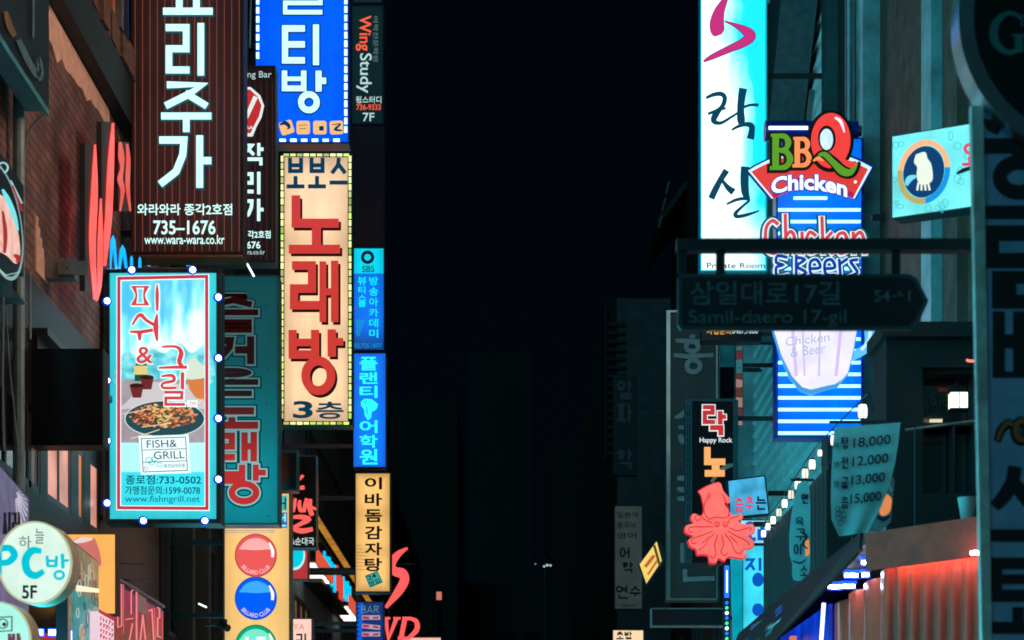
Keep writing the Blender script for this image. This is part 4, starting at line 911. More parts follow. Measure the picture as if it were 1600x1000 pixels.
    # mug
    mg = s.part('mug', lit('mug_edge', (70, 160, 226), .95)); mug = [(1200, 448), (1342, 448), (1338, 520), (1332, 556), (1324, 588), (1308, 606), (1286, 612), (1266, 619), (1248, 612), (1232, 592), (1218, 560), (1206, 520)]
    mg.poly(mug, .018, .07); mg.m = lit('mug_white', (226, 220, 250), 1.16, None, .16, 3)
    c0 = (1270, 530); mg.poly([(c0[0] + (x - c0[0]) * .975, c0[1] + (y - c0[1]) * .965) for x, y in mug[:6]] + [(1314, 594), (1304, 602), (1286, 606), (1266, 611), (1252, 607), (1236, 590), (1220, 558), (1208.5, 520)], .0702, .075)
    mg.m = lit('mug_pink', (214, 190, 238), 1.05)
    for x, w in ((1232, 5), (1250, 3), (1281, 3.4), (1318, 5)): mg.ribbon([(x, 454), (x + (1270 - x) * .28, 590)], w, .0752, .077)
    mg.m = lit('mug_print', (176, 190, 205), 1.0); wp2 = lambda x, y: (x, y - (x - 1258) * .12)
    text(mg, 'Chicken', 1226, 526, 1294, 540, .0772, .08, .0, warp=wp2); text(mg, '& Beer', 1234, 543, 1288, 558, .0772, .08, .0, warp=wp2)
    h = s.part('mug_handle', lit('handle_blue', (90, 184, 250), 1.2)); h.brush([(1340, 470, 14), (1354, 478, 14), (1357, 510, 15), (1357, 538, 14), (1346, 550, 13), (1326, 560, 12)], .02, .066, 6)
    h.m = lit('handle_pale', (190, 226, 255), 1.2); h.brush([(1345, 476, 5), (1355, 490, 6), (1357, 530, 5), (1344, 549, 5)], .0662, .07, 6)
    s.brackets(XR, (.3, .9)); s.done()
sign_bbq()

def sign_small_right():
    s = Sign('projecting_sign', 'small pale cyan lightbox with a round navy emblem in an orange, gold and blue ring', 'sign', (1393, 200, 1545, 342), 15, G_R, depth=.18, yaw=-.62)
    q = [(1393, 212), (1545, 187), (1545, 321), (1393, 342)]
    s.part('cabinet', mat('cabinet_grey', (40, 60, 64), .4)).poly(q, -.18, 0)
    f = s.part('face', lit('pale_cyan_face', (120, 232, 232), 1.05, None, .25, 3)); f.poly([(1395, 214), (1543, 190), (1543, 319), (1395, 340)], .002, .006)
    rnd = random.Random(2); f.m = lit('cyan_ring_print', (60, 190, 205), .95)
    for k in range(18):
        x, y = rnd.choice([(rnd.uniform(1398, 1416), rnd.uniform(220, 330)), (rnd.uniform(1484, 1540), rnd.uniform(210, 315)), (rnd.uniform(1400, 1480), rnd.uniform(318, 328))]); f.ring(x, y, rnd.uniform(2, 6), rnd.uniform(3, 8), 1, .0062, .0075, 18)
    e = s.part('emblem'); cx, cy, rx, ry = 1444, 269, 41, 50
    for m, a0, a1 in ((lit('ring_orange', (255, 178, 128), 1), 190, 358), (lit('ring_blue', (20, 140, 220), 1), -2, 86), (lit('ring_gold', (196, 164, 90), .95), 86, 190)):
        e.m = m; A = [math.radians(a0 + (a1 - a0) * k / 16) for k in range(17)]
        e.band([(cx + rx * math.cos(a), cy - rx * math.cos(a) * .14 + ry * math.sin(a)) for a in A], [(cx + (rx - 8) * math.cos(a), cy - rx * math.cos(a) * .14 + (ry - 9) * math.sin(a)) for a in A], .0062, .009, False)
    e.m = lit('emblem_navy', (10, 40, 104), .85); e.poly([(cx + 32 * math.cos(a), cy - 4.5 * math.cos(a) + 40 * math.sin(a)) for a in [2 * math.pi * k / 40 for k in range(40)]], .0062, .0085)
    e.m = lit('emblem_cream', (236, 240, 220), 1); e.poly(sm([(1432, 242), (1446, 238), (1450, 248), (1456, 258), (1458, 280), (1450, 288), (1438, 288), (1433, 276), (1434, 262), (1429, 254), (1432, 242)], 4)[:-1], .0087, .011)
    for x in (1436, 1441, 1446, 1451): e.ribbon([(x, 286), (x - 2 + (x - 1436) * .3, 298)], 3, .0087, .011)
    e.m = lit('emblem_pale', (120, 215, 235), 1); e.brush([(1432, 276, 4), (1422, 280, 9), (1417, 290, 5)], .0087, .0112)
    L = s.part('lettering', lit('rose_letter', (232, 60, 92), .95)); kor(L, '오', 1504, 224, 1528, 260, 5, .0062, .01); kor(L, '징', 1531, 220, 1542, 256, 3, .0062, .01); L.m = INK; L.brush([(1496, 272, 3), (1508, 266, 6), (1530, 260, 4)], .0062, .009)
    mb = MB(None, DARK); mb.beam(s.T(1530, 215, -.1), Vector((XR, 0, 0)) - Vector((s.base.x, 0, 0)) + Vector((0, s.T(1530, 215, 0)[1] + .3, s.T(1530, 215, 0)[2])), .05, .06); s.parts[('bracket', 0)] = mb
    s.done()
sign_small_right()

def sign_hong():
    s = Sign('projecting_sign', 'tall unlit brown sign with grey cut-out letters and a bright steel edge', 'sign', (1042, 486, 1124, 938), 31, G_R, depth=.35)
    s.cabinet(mat('brown_sheet', (60, 52, 52), .5, .1, .3, 1.5), mat('brown_sheet2', (74, 62, 62), .5, .1, .3, 2), 0, False)
    fr = s.part('frame', mat('steel_frame', (180, 176, 168), .28, .85, .3, 3)); fr.rect(1041, 486, 1047, 938, .0125, .05); fr.rect(1047, 486, 1120, 489, .0125, .05); fr.rect(1047, 935, 1120, 938, .0125, .05); fr.rect(1118.5, 489, 1121, 935, .0125, .05)
    L = s.part('lettering', mat('grey_letters', (150, 140, 140), .5, .2))
    L.brush([(1081, 524, 8), (1082, 530, 9)], .013, .06); L.brush([(1055, 533, 6), (1068, 534, 7), (1094, 534, 5), (1110, 534, 3)], .013, .06); L.ring(1081, 543, 13, 11, 7, .013, .062); L.ribbon([(1082, 552), (1082, 556)], 6, .013, .06)
    L.brush([(1052, 556, 6), (1075, 558, 7), (1114, 556, 6)], .013, .06); L.ring(1083, 573, 14, 13, 7.4, .013, .06)
    L.brush([(1054, 654, 5), (1064, 650, 8), (1072, 640, 5)], .013, .06); L.brush([(1060, 669, 6), (1076, 669, 6)], .013, .06); L.brush([(1062, 680, 7), (1066, 690, 9), (1074, 690, 5)], .013, .06)
    for y in (748, 764, 780): L.brush([(1058, y, 5), (1066, y + (2 if y == 764 else 0), 8), (1076, y, 5)], .013, .06)
    L.ribbon([(1112, 853), (1066, 853), (1066, 876), (1112, 876)], 7, .013, .06); L.ribbon([(1110, 876), (1110, 886)], 6, .013, .061); L.ribbon([(1070, 890), (1070, 906), (1116, 904)], 7, .013, .06)
    s.brackets(XR, (.1, .9)); s.done()
    s = Sign('projecting_sign', 'black sign with a red white-edged letter, small English words and an orange letter', 'sign', (1072, 625, 1152, 880), 27, G_R, depth=.3)
    s.cabinet(mat('black_sign', 0) if False else _mats['black_sign'], lit('black_face', (5, 9, 14), .8), 0, True)
    sd = s.part('side_frame', mat('teal_perforated', (60, 92, 98), .45, .2)); sd.rect(1070, 625, 1081, 880, .0125, .05); sd.rect(1145, 626, 1153, 880, .0125, .05); sd.rect(1081, 624, 1145, 628, .0125, .05)
    sd.m = mat('slot_dark', (18, 30, 34))
    for k in range(24):
        sd.rect(1073, 634 + k * 10.2, 1074.4, 641 + k * 10.2, .0502, .052); sd.rect(1076.4, 634 + k * 10.2, 1077.8, 641 + k * 10.2, .0502, .052)
    wt = lit('edge_white', (230, 236, 236), 1); rd = lit('red_glyph', (200, 46, 52), .95)
    a = s.one('letter', wt)
    for m, g, w0, w1 in ((wt, 1.7, .013, .02), (rd, 0, .0265, .035)):
        a.m = m; a.k = 0; t = 7.6 + 2 * g
        a.ribbon([(1098, 637), (1113, 637), (1113, 645.5), (1101, 645.5), (1101, 660), (1117, 660)], t - 1, w0, w1, g); a.ribbon([(1125, 643), (1125, 664)], t, w0, w1, g); a.ribbon([(1128, 652), (1134, 652)], t - 1, w0, w1, g); a.ribbon([(1109, 669), (1126, 669), (1126, 681)], t, w0, w1, g)
    text(s.part('small_lettering', wt), 'Happy Rock', 1093, 684, 1144, 694, .013, .016, .012)
    b = s.one('letter', lit('orange_glyph', (255, 176, 104), 1)); b.ribbon([(1105, 701), (1105, 722), (1131, 722)], 10, .013, .03, 2); b.ribbon([(1118, 722), (1118, 740)], 12, .013, .03); b.rect(1101, 735, 1132, 745, .013, .034)
    s.part('swoosh_print', mat('beige_swoosh', (176, 164, 150), .6)).brush([(1112, 754, 5), (1120, 742, 6), (1134, 730, 7), (1150, 726, 4)], .013, .016)
    s.brackets(XR, (.1, .9)); s.done()
    s = Sign('projecting_sign', 'narrow dark sign with one line of small lit characters under the street name sign', 'sign', (1096, 505, 1190, 533), 28, G_R, depth=.25)
    s.cabinet(_mats['black_sign'], _mats['black_face'], 0, True); L = s.part('lettering', lit('amber_letter', (230, 170, 90), 1)); text(L, '사업문의', 1104, 513, 1142, 523, .013, .016, .01); L.m = lit('pale_letter', 0) if False else _mats['pale_letter']; text(L, '6487,7000', 1144, 513, 1184, 523, .013, .016, .01)
    s.brackets(XR, (.5,)); s.done()
sign_hong()

def sign_squid():
    s = Sign('squid_sign', 'coral pink glowing squid shaped sign with curling tentacles drawn in red lines', 'sign', (1070, 754, 1178, 882), 24, None, depth=.12)
    cor = lit('squid_coral', (255, 112, 106), 1.05, None, .2, 5); edge = lit('squid_edge', (214, 44, 52), .9); gap = .0
    out = [(1092, 768), (1106, 760), (1124, 755), (1130, 768), (1140, 780), (1139, 786), (1131, 786), (1140, 800), (1146, 806), (1157, 803), (1160, 810), (1152, 814), (1164, 820), (1176, 820), (1177, 832), (1168, 838), (1177, 846), (1174, 856), (1160, 858), (1166, 866), (1160, 872), (1148, 870), (1136, 870), (1132, 876), (1122, 872),
           (1119, 879), (1109, 878), (1107, 868), (1098, 866), (1090, 866), (1088, 858), (1080, 854), (1076, 844), (1084, 838), (1072, 832), (1072, 822), (1084, 818), (1080, 810), (1084, 803), (1096, 806), (1100, 796), (1098, 782), (1096, 774)]
    sp = sm(out + [out[0]], 4)[:-1]; c = (1124, 825)
    s.part('body_edge', edge).poly([(c[0] + (x - c[0]) * 1.03, c[1] + (y - c[1]) * 1.03) for x, y in sp], -.1, 0); s.part('body', cor).poly(sp, .0005, .03)
    L = s.part('drawing', edge); b = lambda pts, w=1.5: L.ribbon(sm(pts, 6), w, .0302, .036)
    b([(1108, 770), (1100, 790), (1101, 804), (1108, 812)]); b([(1128, 772), (1138, 796), (1138, 806)]); b([(1108, 812), (1118, 809), (1132, 810), (1140, 806)]); b([(1110, 772), (1106, 782)], 1.2)
    for x, y in ((1120, 820), (1133, 820)): L.ring(x, y, 4.6, 4.6, 1.3, .0302, .037, 18); L.ring(x, y + .8, 2, 2, 1, .0302, .037, 12)
    tent = [[(1112, 818), (1100, 812), (1092, 806), (1086, 808), (1088, 814), (1094, 812)], [(1114, 824), (1098, 824), (1084, 824), (1076, 826), (1077, 832), (1082, 832)], [(1114, 830), (1100, 836), (1088, 840), (1080, 844), (1082, 850), (1088, 849)], [(1116, 834), (1106, 844), (1100, 854), (1094, 858), (1091, 862)], [(1121, 836), (1116, 852), (1118, 866), (1113, 873), (1110, 868)],
            [(1127, 836), (1130, 852), (1126, 862), (1132, 869), (1136, 864)], [(1132, 834), (1142, 848), (1148, 862), (1156, 866), (1160, 860)], [(1136, 830), (1150, 838), (1162, 844), (1170, 850), (1168, 853)], [(1138, 825), (1152, 830), (1166, 826), (1173, 826), (1171, 831)], [(1138, 818), (1140, 812), (1150, 808), (1155, 806)], [(1108, 838), (1096, 850)], [(1140, 838), (1152, 850)]]
    for t in tent: b(t)
    s.part('support', DARK).rect(1120, 800, 1124, 870, -.16, -.101); s.brackets(XR, (.5,)); s.done()
    s = Sign('projecting_sign', 'small tilted sky blue lightbox with pink and black handwritten letters beside the squid', 'sign', (1136, 742, 1202, 809), 25, G_R, depth=.2)
    q = [(1136, 750), (1196, 742), (1203, 804), (1140, 810)]; s.part('cabinet', mat('navy_box', (16, 34, 54), .4)).poly(q, -.2, 0); s.part('face', lit('sky_face', (70, 176, 222), .95, None, .45, 4)).poly([(1138, 752), (1194, 744.5), (1200.5, 802), (1142, 807.5)], .002, .008)
    L = s.part('lettering', lit('pink_letter', (226, 70, 110), .95)); kor(L, '춤', 1148, 778, 1162, 800, 2.6, .009, .013); kor(L, '추', 1164, 776, 1178, 798, 2.6, .009, .013); L.m = mat('navy_letter', (10, 30, 60)); kor(L, '는', 1181, 776, 1197, 797, 2.8, .009, .013); s.brackets(XR, (.4,)); s.done()
    s = Sign('projecting_sign', 'small pale lightbox with big blue letters just below the tilted sky blue box', 'sign', (1156, 812, 1204, 850), 25, G_R, depth=.2)
    s.cabinet(_mats['navy_box'], lit('white_blue_face', (150, 220, 240), 1, None, .2, 5), 1, False, .01); L = s.part('lettering', lit('royal_letter', (10, 90, 200), .9)); kor(L, '오리', 1162, 815, 1202, 846, 6, .013, .018, vert=False); s.brackets(XR, (.4,)); s.done()
    s = Sign('projecting_sign', 'tall cyan lightbox with blurred blue letters under the squid, cut by the bottom edge', 'sign', (1160, 852, 1215, 1120), 25, G_R, depth=.55)
    s.cabinet(mat('cyan_side', (50, 150, 170), .4), lit('bright_cyan_face', (60, 214, 240), 1.1, None, .3, 2, edge=.2), .8, True, .01)
    sd = s.part('side_panel', lit('cyan_side_lit', (0, 168, 190), .8, None, .25, 3)); sd.poly([(1142, 856), (1159.8, 852), (1159.8, 1120), (1150, 1120)], -.1, -.005)
    L = s.part('lettering', lit('royal_letter', 0) if False else _mats['royal_letter']); kor(L, '지', 1164, 872, 1192, 892, 4.5, .013, .018); L.disc(1184, 906, 9, 11, .013, .018); L.disc(1184, 953, 9, 10, .013, .018); s.brackets(XR, (.2,)); s.done()
    s = Sign('light_strip', 'thin vertical strip of blue, white and green lights below the squid', 'light', (1131, 880, 1140, 1080), 24.6, None, depth=.05)
    s.part('channel', DARK).rect(1130, 878, 1141, 1080, -.05, 0)
    s.part('tube', lit('strip_blue', (30, 110, 255), 1.6)).rect(1132, 884, 1139, 934, .001, .02); s.parts['tube'].m = lit('strip_white', (210, 240, 255), 3); s.parts['tube'].rect(1134.5, 892, 1136.5, 926, .0205, .03)
    for k in range(12):
        o = s.one('bulb', (_mats['strip_blue'], lit('strip_green', (60, 220, 130), 1.6), _mats['strip_white'])[k % 3]); o.disc(1135.5, 942 + k * 8, 2.6, 2.6, .001, .03, 10)
    s.done()
    s = Sign('lightbox_sign', 'dark rectangular sign box with a pale metal edge, unlit, below the tall brown sign', 'sign', (1017, 950, 1134, 979), 29, None, depth=.2)
    s.cabinet(mat('pale_edge', (130, 140, 140), .4, .4), mat('dead_face', (10, 14, 18), .3), 1.8, False, .03); s.brackets(XR, (.5,)); s.done()
    s = Sign('projecting_sign', 'small tilted yellow lightbox with red marks, far down the right side', 'sign', (1003, 844, 1040, 915), 38, G_R, depth=.2)
    s.part('cabinet', mat('box_dark', (40, 50, 52))).poly([(998, 882), (1026, 842), (1036, 850), (1041, 876), (1011, 916)], -.2, 0); s.part('face', lit('yellow_face', (250, 210, 110), 1.0, None, .15, 3)).poly([(999.5, 882), (1026, 846), (1034, 876), (1010, 912)], .002, .01)
    L = s.part('lettering', lit('ochre_ink', (200, 100, 60), .9)); L.ribbon([(1008, 886), (1022, 868)], 5, .011, .014); L.ribbon([(1012, 898), (1027, 876)], 3, .011, .014); L.m = lit('dark_ochre', (90, 76, 30), .8); L.ribbon([(1022, 852), (1031, 884)], 4, .011, .014); s.brackets(XR, (.5,)); s.done()
    s = Sign('projecting_sign', 'tall dim grey-white sign with black and one red letter, far down the right side', 'sign', (960, 790, 1004, 952), 48, G_R, depth=.3)
    s.cabinet(mat('far_frame', (60, 70, 72)), lit('far_grey_face', (50, 60, 56), .8, (60, 64, 60), .25, 2), .6, False, .01)
    L = s.part('lettering', mat('far_ink', (22, 26, 28))); 
    for ch, x, y in (('어', 968, 855), ('학', 972, 878), ('수', 984, 915)): kor(L, ch, x, y, x + 17, y + 17, 2.8, .013, .02)
    text(L, '일본어', 964, 800, 996, 810, .013, .018, .01); text(L, '중국어', 964, 816, 992, 826, .013, .018, .01); text(L, '영어', 964, 832, 994, 842, .013, .018, .01); text(L, 'ibtkor', 972, 943, 996, 948, .013, .018)
    L.m = mat('far_red', (130, 40, 40)); kor(L, '연', 962, 915, 982, 936, 3, .013, .02); s.brackets(XR, (.3,)); s.done()
    s = Sign('projecting_sign', 'nearly black far sign with a column of faint grey letters above the dim grey-white sign', 'sign', (958, 588, 996, 742), 48.5, G_R, depth=.3)
    s.cabinet(mat('far_frame', 0) if False else _mats['far_frame'], lit('far_black', (2, 10, 15), .8), .5, False, .01); L = s.part('lettering', lit('far_letters', (16, 34, 40), .7))
    for k, ch in enumerate('알파유학'): kor(L, ch, 964, 594 + k * 36, 988, 624 + k * 36, 4, .013, .02)
    s.brackets(XR, (.3,)); s.done()
    s = Sign('projecting_sign', 'cream lightbox with small black letters at the bottom, far down the right side', 'sign', (957, 984, 1006, 1060), 46, G_R, depth=.3)
    s.cabinet(mat('far_frame', 0) if False else _mats['far_frame'], lit('cream_far', (255, 218, 176), 1, None, .05), .6, False, .01); L = s.part('lettering', INK); kor(L, '초밥', 963, 987, 987, 999, 2, .013, .02, vert=False); s.brackets(XR, (.3,)); s.done()
sign_squid()

def street_sign():
    d = 9.2
    s = Sign('street_name_sign', 'unlit dark street name sign with an arrow end, hanging from a steel arm', 'street sign', (1058, 373, 1452, 516), d, None, depth=.03)
    out = [(1064, 428), (1420, 428), (1432, 434), (1451, 470), (1436, 502), (1424, 515), (1064, 515), (1059, 508), (1059, 434)]
    c = (1250, 471)
    s.part('plate', mat('plate_edge', (48, 78, 84), .5, .2)).poly(out, -.03, 0)
    inn = [(1068, 434), (1417, 434), (1428, 440), (1444, 470), (1429, 500), (1420, 509), (1068, 509), (1065, 505), (1065, 438)]
    s.part('panel', mat('plate_navy', (10, 18, 28), .5)).poly(inn, .001, .004)
    L = s.part('lettering', mat('plate_letters', (92, 120, 124), .6, 0, .5, 30)); text(L, '삼일대로17길', 1078, 440, 1312, 477, .0042, .006, .008); text(L, 'Samil-daero 17-gil', 1076, 485, 1322, 512, .0042, .006, .006); text(L, '54→1', 1366, 454, 1422, 472, .0042, .006, .012)
    b = s.part('arm', mat('arm_metal', (34, 48, 52), .5, .4)); b.rect(1057, 374, 1530, 392, -.05, .02)
    for x in (1066, 1126, 1400):
        o = s.one('hanger', _mats['arm_metal']); o.rect(x - 7, 392.5, x + 7, 427.5, -.02, .0)
    s.done()
street_sign()

def near_sign():
    d = 8.9; M = mat('near_frame', (150, 172, 172), .35, .5, .3, 5)
    s = Sign('pylon_sign', 'big near sign at the right edge with large black letters and a black disc', 'sign', (1526, 185, 1740, 1290), d, None, depth=.28, yaw=0)
    s.part('cabinet', M).poly([(1519, 170), (1740, 170), (1740, 1290), (1549, 1290)], -.07, 0)
    s.part('face', mat('near_face', (136, 166, 200), .55, 0, .25, 5)).poly([(1533, 172), (1738, 172), (1738, 1288), (1551, 1288), (1543, 1000)], .001, .006)
    e = s.part('edge_strip', mat('edge_steel', (214, 228, 222), .35, .35, .4, 8)); e.poly([(1514, 170), (1532, 172), (1550, 1288), (1536, 1288)], .0005, .05)
    L = s.part('lettering', mat('near_letter', (12, 18, 24), .5)); W1 = .02
    L.brush([(1536, 188, 3), (1548, 198, 16), (1560, 205, 12)], .007, W1); L.rect(1533, 218, 1720, 240, .007, W1); L.ribbon([(1590, 240), (1590, 250)], 20, .007, W1); L.ring(1590, 278, 40, 34, 21, .007, W1, 40)
    L.rect(1528, 323, 1720, 342, .007, W1); L.frame(1537, 354, 1720, 419, 22, .007, W1); L.band([(1549, 425), (1720, 425), (1720, 482), (1549, 482)], [(1586, 443), (1700, 443), (1700, 462), (1586, 462)], .007, W1)
    L.rect(1550, 488, 1568, 590, .007, W1); L.rect(1582, 488, 1720, 590, .007, W1); L.rect(1568, 524, 1582, 544, .007, W1); L.rect(1568, 582, 1582, 590, .007, W1)
    L.ribbon([(1640, 732), (1640, 745)], 24, .007, W1)
    L.brush([(1584, 730, 20), (1580, 752, 20), (1568, 774, 20), (1552, 792, 16)], .007, W1); L.brush([(1582, 750, 10), (1592, 766, 20), (1606, 788, 16)], .007, W1); L.rect(1545, 828, 1720, 846, .007, W1)
    L.rect(1548, 872, 1564, 940, .007, W1)
    for y0, y1 in ((872, 889), (898, 912), (922, 940)): L.rect(1564, y0, 1720, y1, .007, W1)
    L.rect(1581, 949, 1598, 972, .007, W1); L.rect(1547, 972, 1720, 990, .007, W1)
    sc = s.part('script_lettering')
    for m, g, w0, w1 in ((mat('script_black', (16, 14, 14)), 7, .007, .014), (mat('script_orange', (170, 100, 60), .5), 0, .021, .028)):
        sc.m = m; sc.k = 0
        sc.brush([(1557, 690, 4 + g), (1562, 674, 6 + g), (1570, 664, 7 + g)], w0, w1); sc.brush([(1562, 672, 4 + g), (1574, 662, 7 + g), (1580, 668, 4 + g)], w0, w1); sc.ring(1594, 674, 13 + g / 2, 19 + g / 2, 8 + g, w0, w1 + .003)
    # the disc
    cx, cy, R = 1708, 40, 194
    D = s.part('disc', mat('disc_black', (10, 12, 14), .4)); D.disc(cx, cy, R, R, .051, .08, 80)
    r = s.part('disc_rim', mat('rim_chrome', (190, 206, 210), .2, .8, .2, 4)); r.ring(cx, cy, R + 24, R + 24, 23.5, -.06, .1, 80)
    T = s.part('disc_lettering', mat('disc_teal', (70, 124, 132), .5))
    T.brush([(1590, 46, 3), (1580, 36, 6), (1566, 34, 7), (1550, 46, 11), (1545, 64, 13), (1550, 82, 11), (1566, 94, 8), (1582, 91, 8)], .081, .09, 7); T.ribbon([(1584, 68), (1584, 94)], 12, .081, .0905); T.ribbon([(1574, 68), (1594, 68)], 4, .081, .091); T.ribbon([(1589, 36), (1589, 54)], 3, .081, .091)
    T.ribbon([(1608, 36), (1608, 92)], 12, .081, .09); T.ribbon([(1598, 36), (1640, 36)], 5, .081, .091); T.ribbon([(1598, 92), (1640, 92)], 5, .081, .091)
    s.part('post', M).rect(1600, 1290, 1660, 1290 + EYE * F / d - 1, -.2, -.05)
    s.done()
near_sign()
# ------------------------------------------------------------------ GROUND
def ground():
    asph = mat('asphalt', (58, 58, 60), .75, 0, .4, 4, .3); pave = mat('paving', (92, 92, 92), .8, 0, .3, 6, .2)
    g = MB(None, mat('ground_dark', (50, 52, 52), .9)); g.box((-900, -900, -.4), (900, 1500, -.16)); tag(g.build('ground'), kind='structure')
    r = MB(None, asph); r.box((-3.1, -40, -.15), (3.1, 220, 0)); tag(r.build('road'), kind='structure')
    for a, b in ((-4.35, -3.1), (3.1, 4.35)):
        p = MB(None, pave); p.box((a, -40, -.15), (b, 220, .12)); tag(p.build('pavement'), kind='structure')
ground()

# ------------------------------------------------------------------ BUILDINGS
def dpx(px, X): return X * F / (px - CX)
def zpy(py, d): return EYE + (HY - py) / F * d
def facade(name, label, X, d0, d1, H, wm, rows=(), shop=None, fm=None, split=0, wm2=None, rec=.075):
    """street wall on plane x = X with real window openings; rows: (z0, z1, [(da, db, pane material, mullions)])"""
    sg = 1 if X > 0 else -1; root = thing(name, label, 'building', (X, (d0 + d1) / 2, 0)); o = Vector(root.location); T = lambda u, v, w: (u - o.x, v - o.y, w - o.z)
    wb = MB(T, wm); th = .3 * sg; lo = MB(T, wm2)
    def wbox(a, b):
        if a[2] < split < b[2]: lo.box(a, (b[0], b[1], split)); wb.box((a[0], a[1], split), b)
        else: (lo if b[2] <= split else wb).box(a, b)
    body = MB(T, DCONC); z = 0
    body.box((X + .31 * sg, d0 + .02, 0), (X + 8 * sg, d1 - .02, H - .02)); body.build('core', root)
    rr = ([(0.12, 3.0, shop)] if shop else []) + sorted(rows, key=lambda r: r[0])
    for z0, z1, ws in rr:
        if z0 > z: wbox((X, d0, z), (X + th, d1, z0))
        y = d0
        for da, db, pm, n in sorted(ws, key=lambda q: q[0]):
            if da > y: wbox((X, y, z0), (X + th, da, z1))
            f = MB(T, fm or DARK); t = .06; xa, xb = X + .004 * sg, X + (rec - .005) * sg
            f.box((xa, da, z0), (xb, db, z0 + t)); f.box((xa, da, z1 - t), (xb, db, z1))
            for k in range(n + 2):
                yy = da + (db - da - t) * k / (n + 1); f.box((xa, yy, z0 + t), (xb, yy + t, z1 - t))
            fo = f.build('shop_window' if z0 < 1 else 'window', root)
            p = MB(T, pm); p.box((X + rec * sg, da, z0), (X + .12 * sg, db, z1)); p.build('pane', fo)
            y = db
        if y < d1: wbox((X, y, z0), (X + th, d1, z1))
        z = z1
    wbox((X, d0, z), (X + th, d1, H))
    wb.build('wall', root)
    if lo.f: lo.build('lower_wall', root)
    return root, T

def part(root, T, name, m, fn):
    b = MB(T, m); fn(b); return b.build(name, root)

FILL_WARM = lit('shop_fill_warm', (255, 186, 150), 1.6, None, .3, .8); FILL_COOL = lit('shop_fill_cool', (60, 230, 255), 7.0, None, .3, .8); FILL_WARM_UP = lit('room_fill_warm', (255, 200, 174), 15.0, None, .3, .8); FILL_COOL_UP = lit('room_fill_cool', (50, 225, 255), 12.0, None, .3, .8); FAINT = lit('shop_window_faint', (255, 180, 140), .12, None, .3, .8)  # all but the faint one are added out of view to light opposite walls
def shops(d0, d1, m, step=4.2):
    out = []; n = max(1, int((d1 - d0) / step)); w = (d1 - d0) / n
    for k in range(n): out.append((d0 + k * w + .4, d0 + (k + 1) * w - .4, m, 2))
    return out

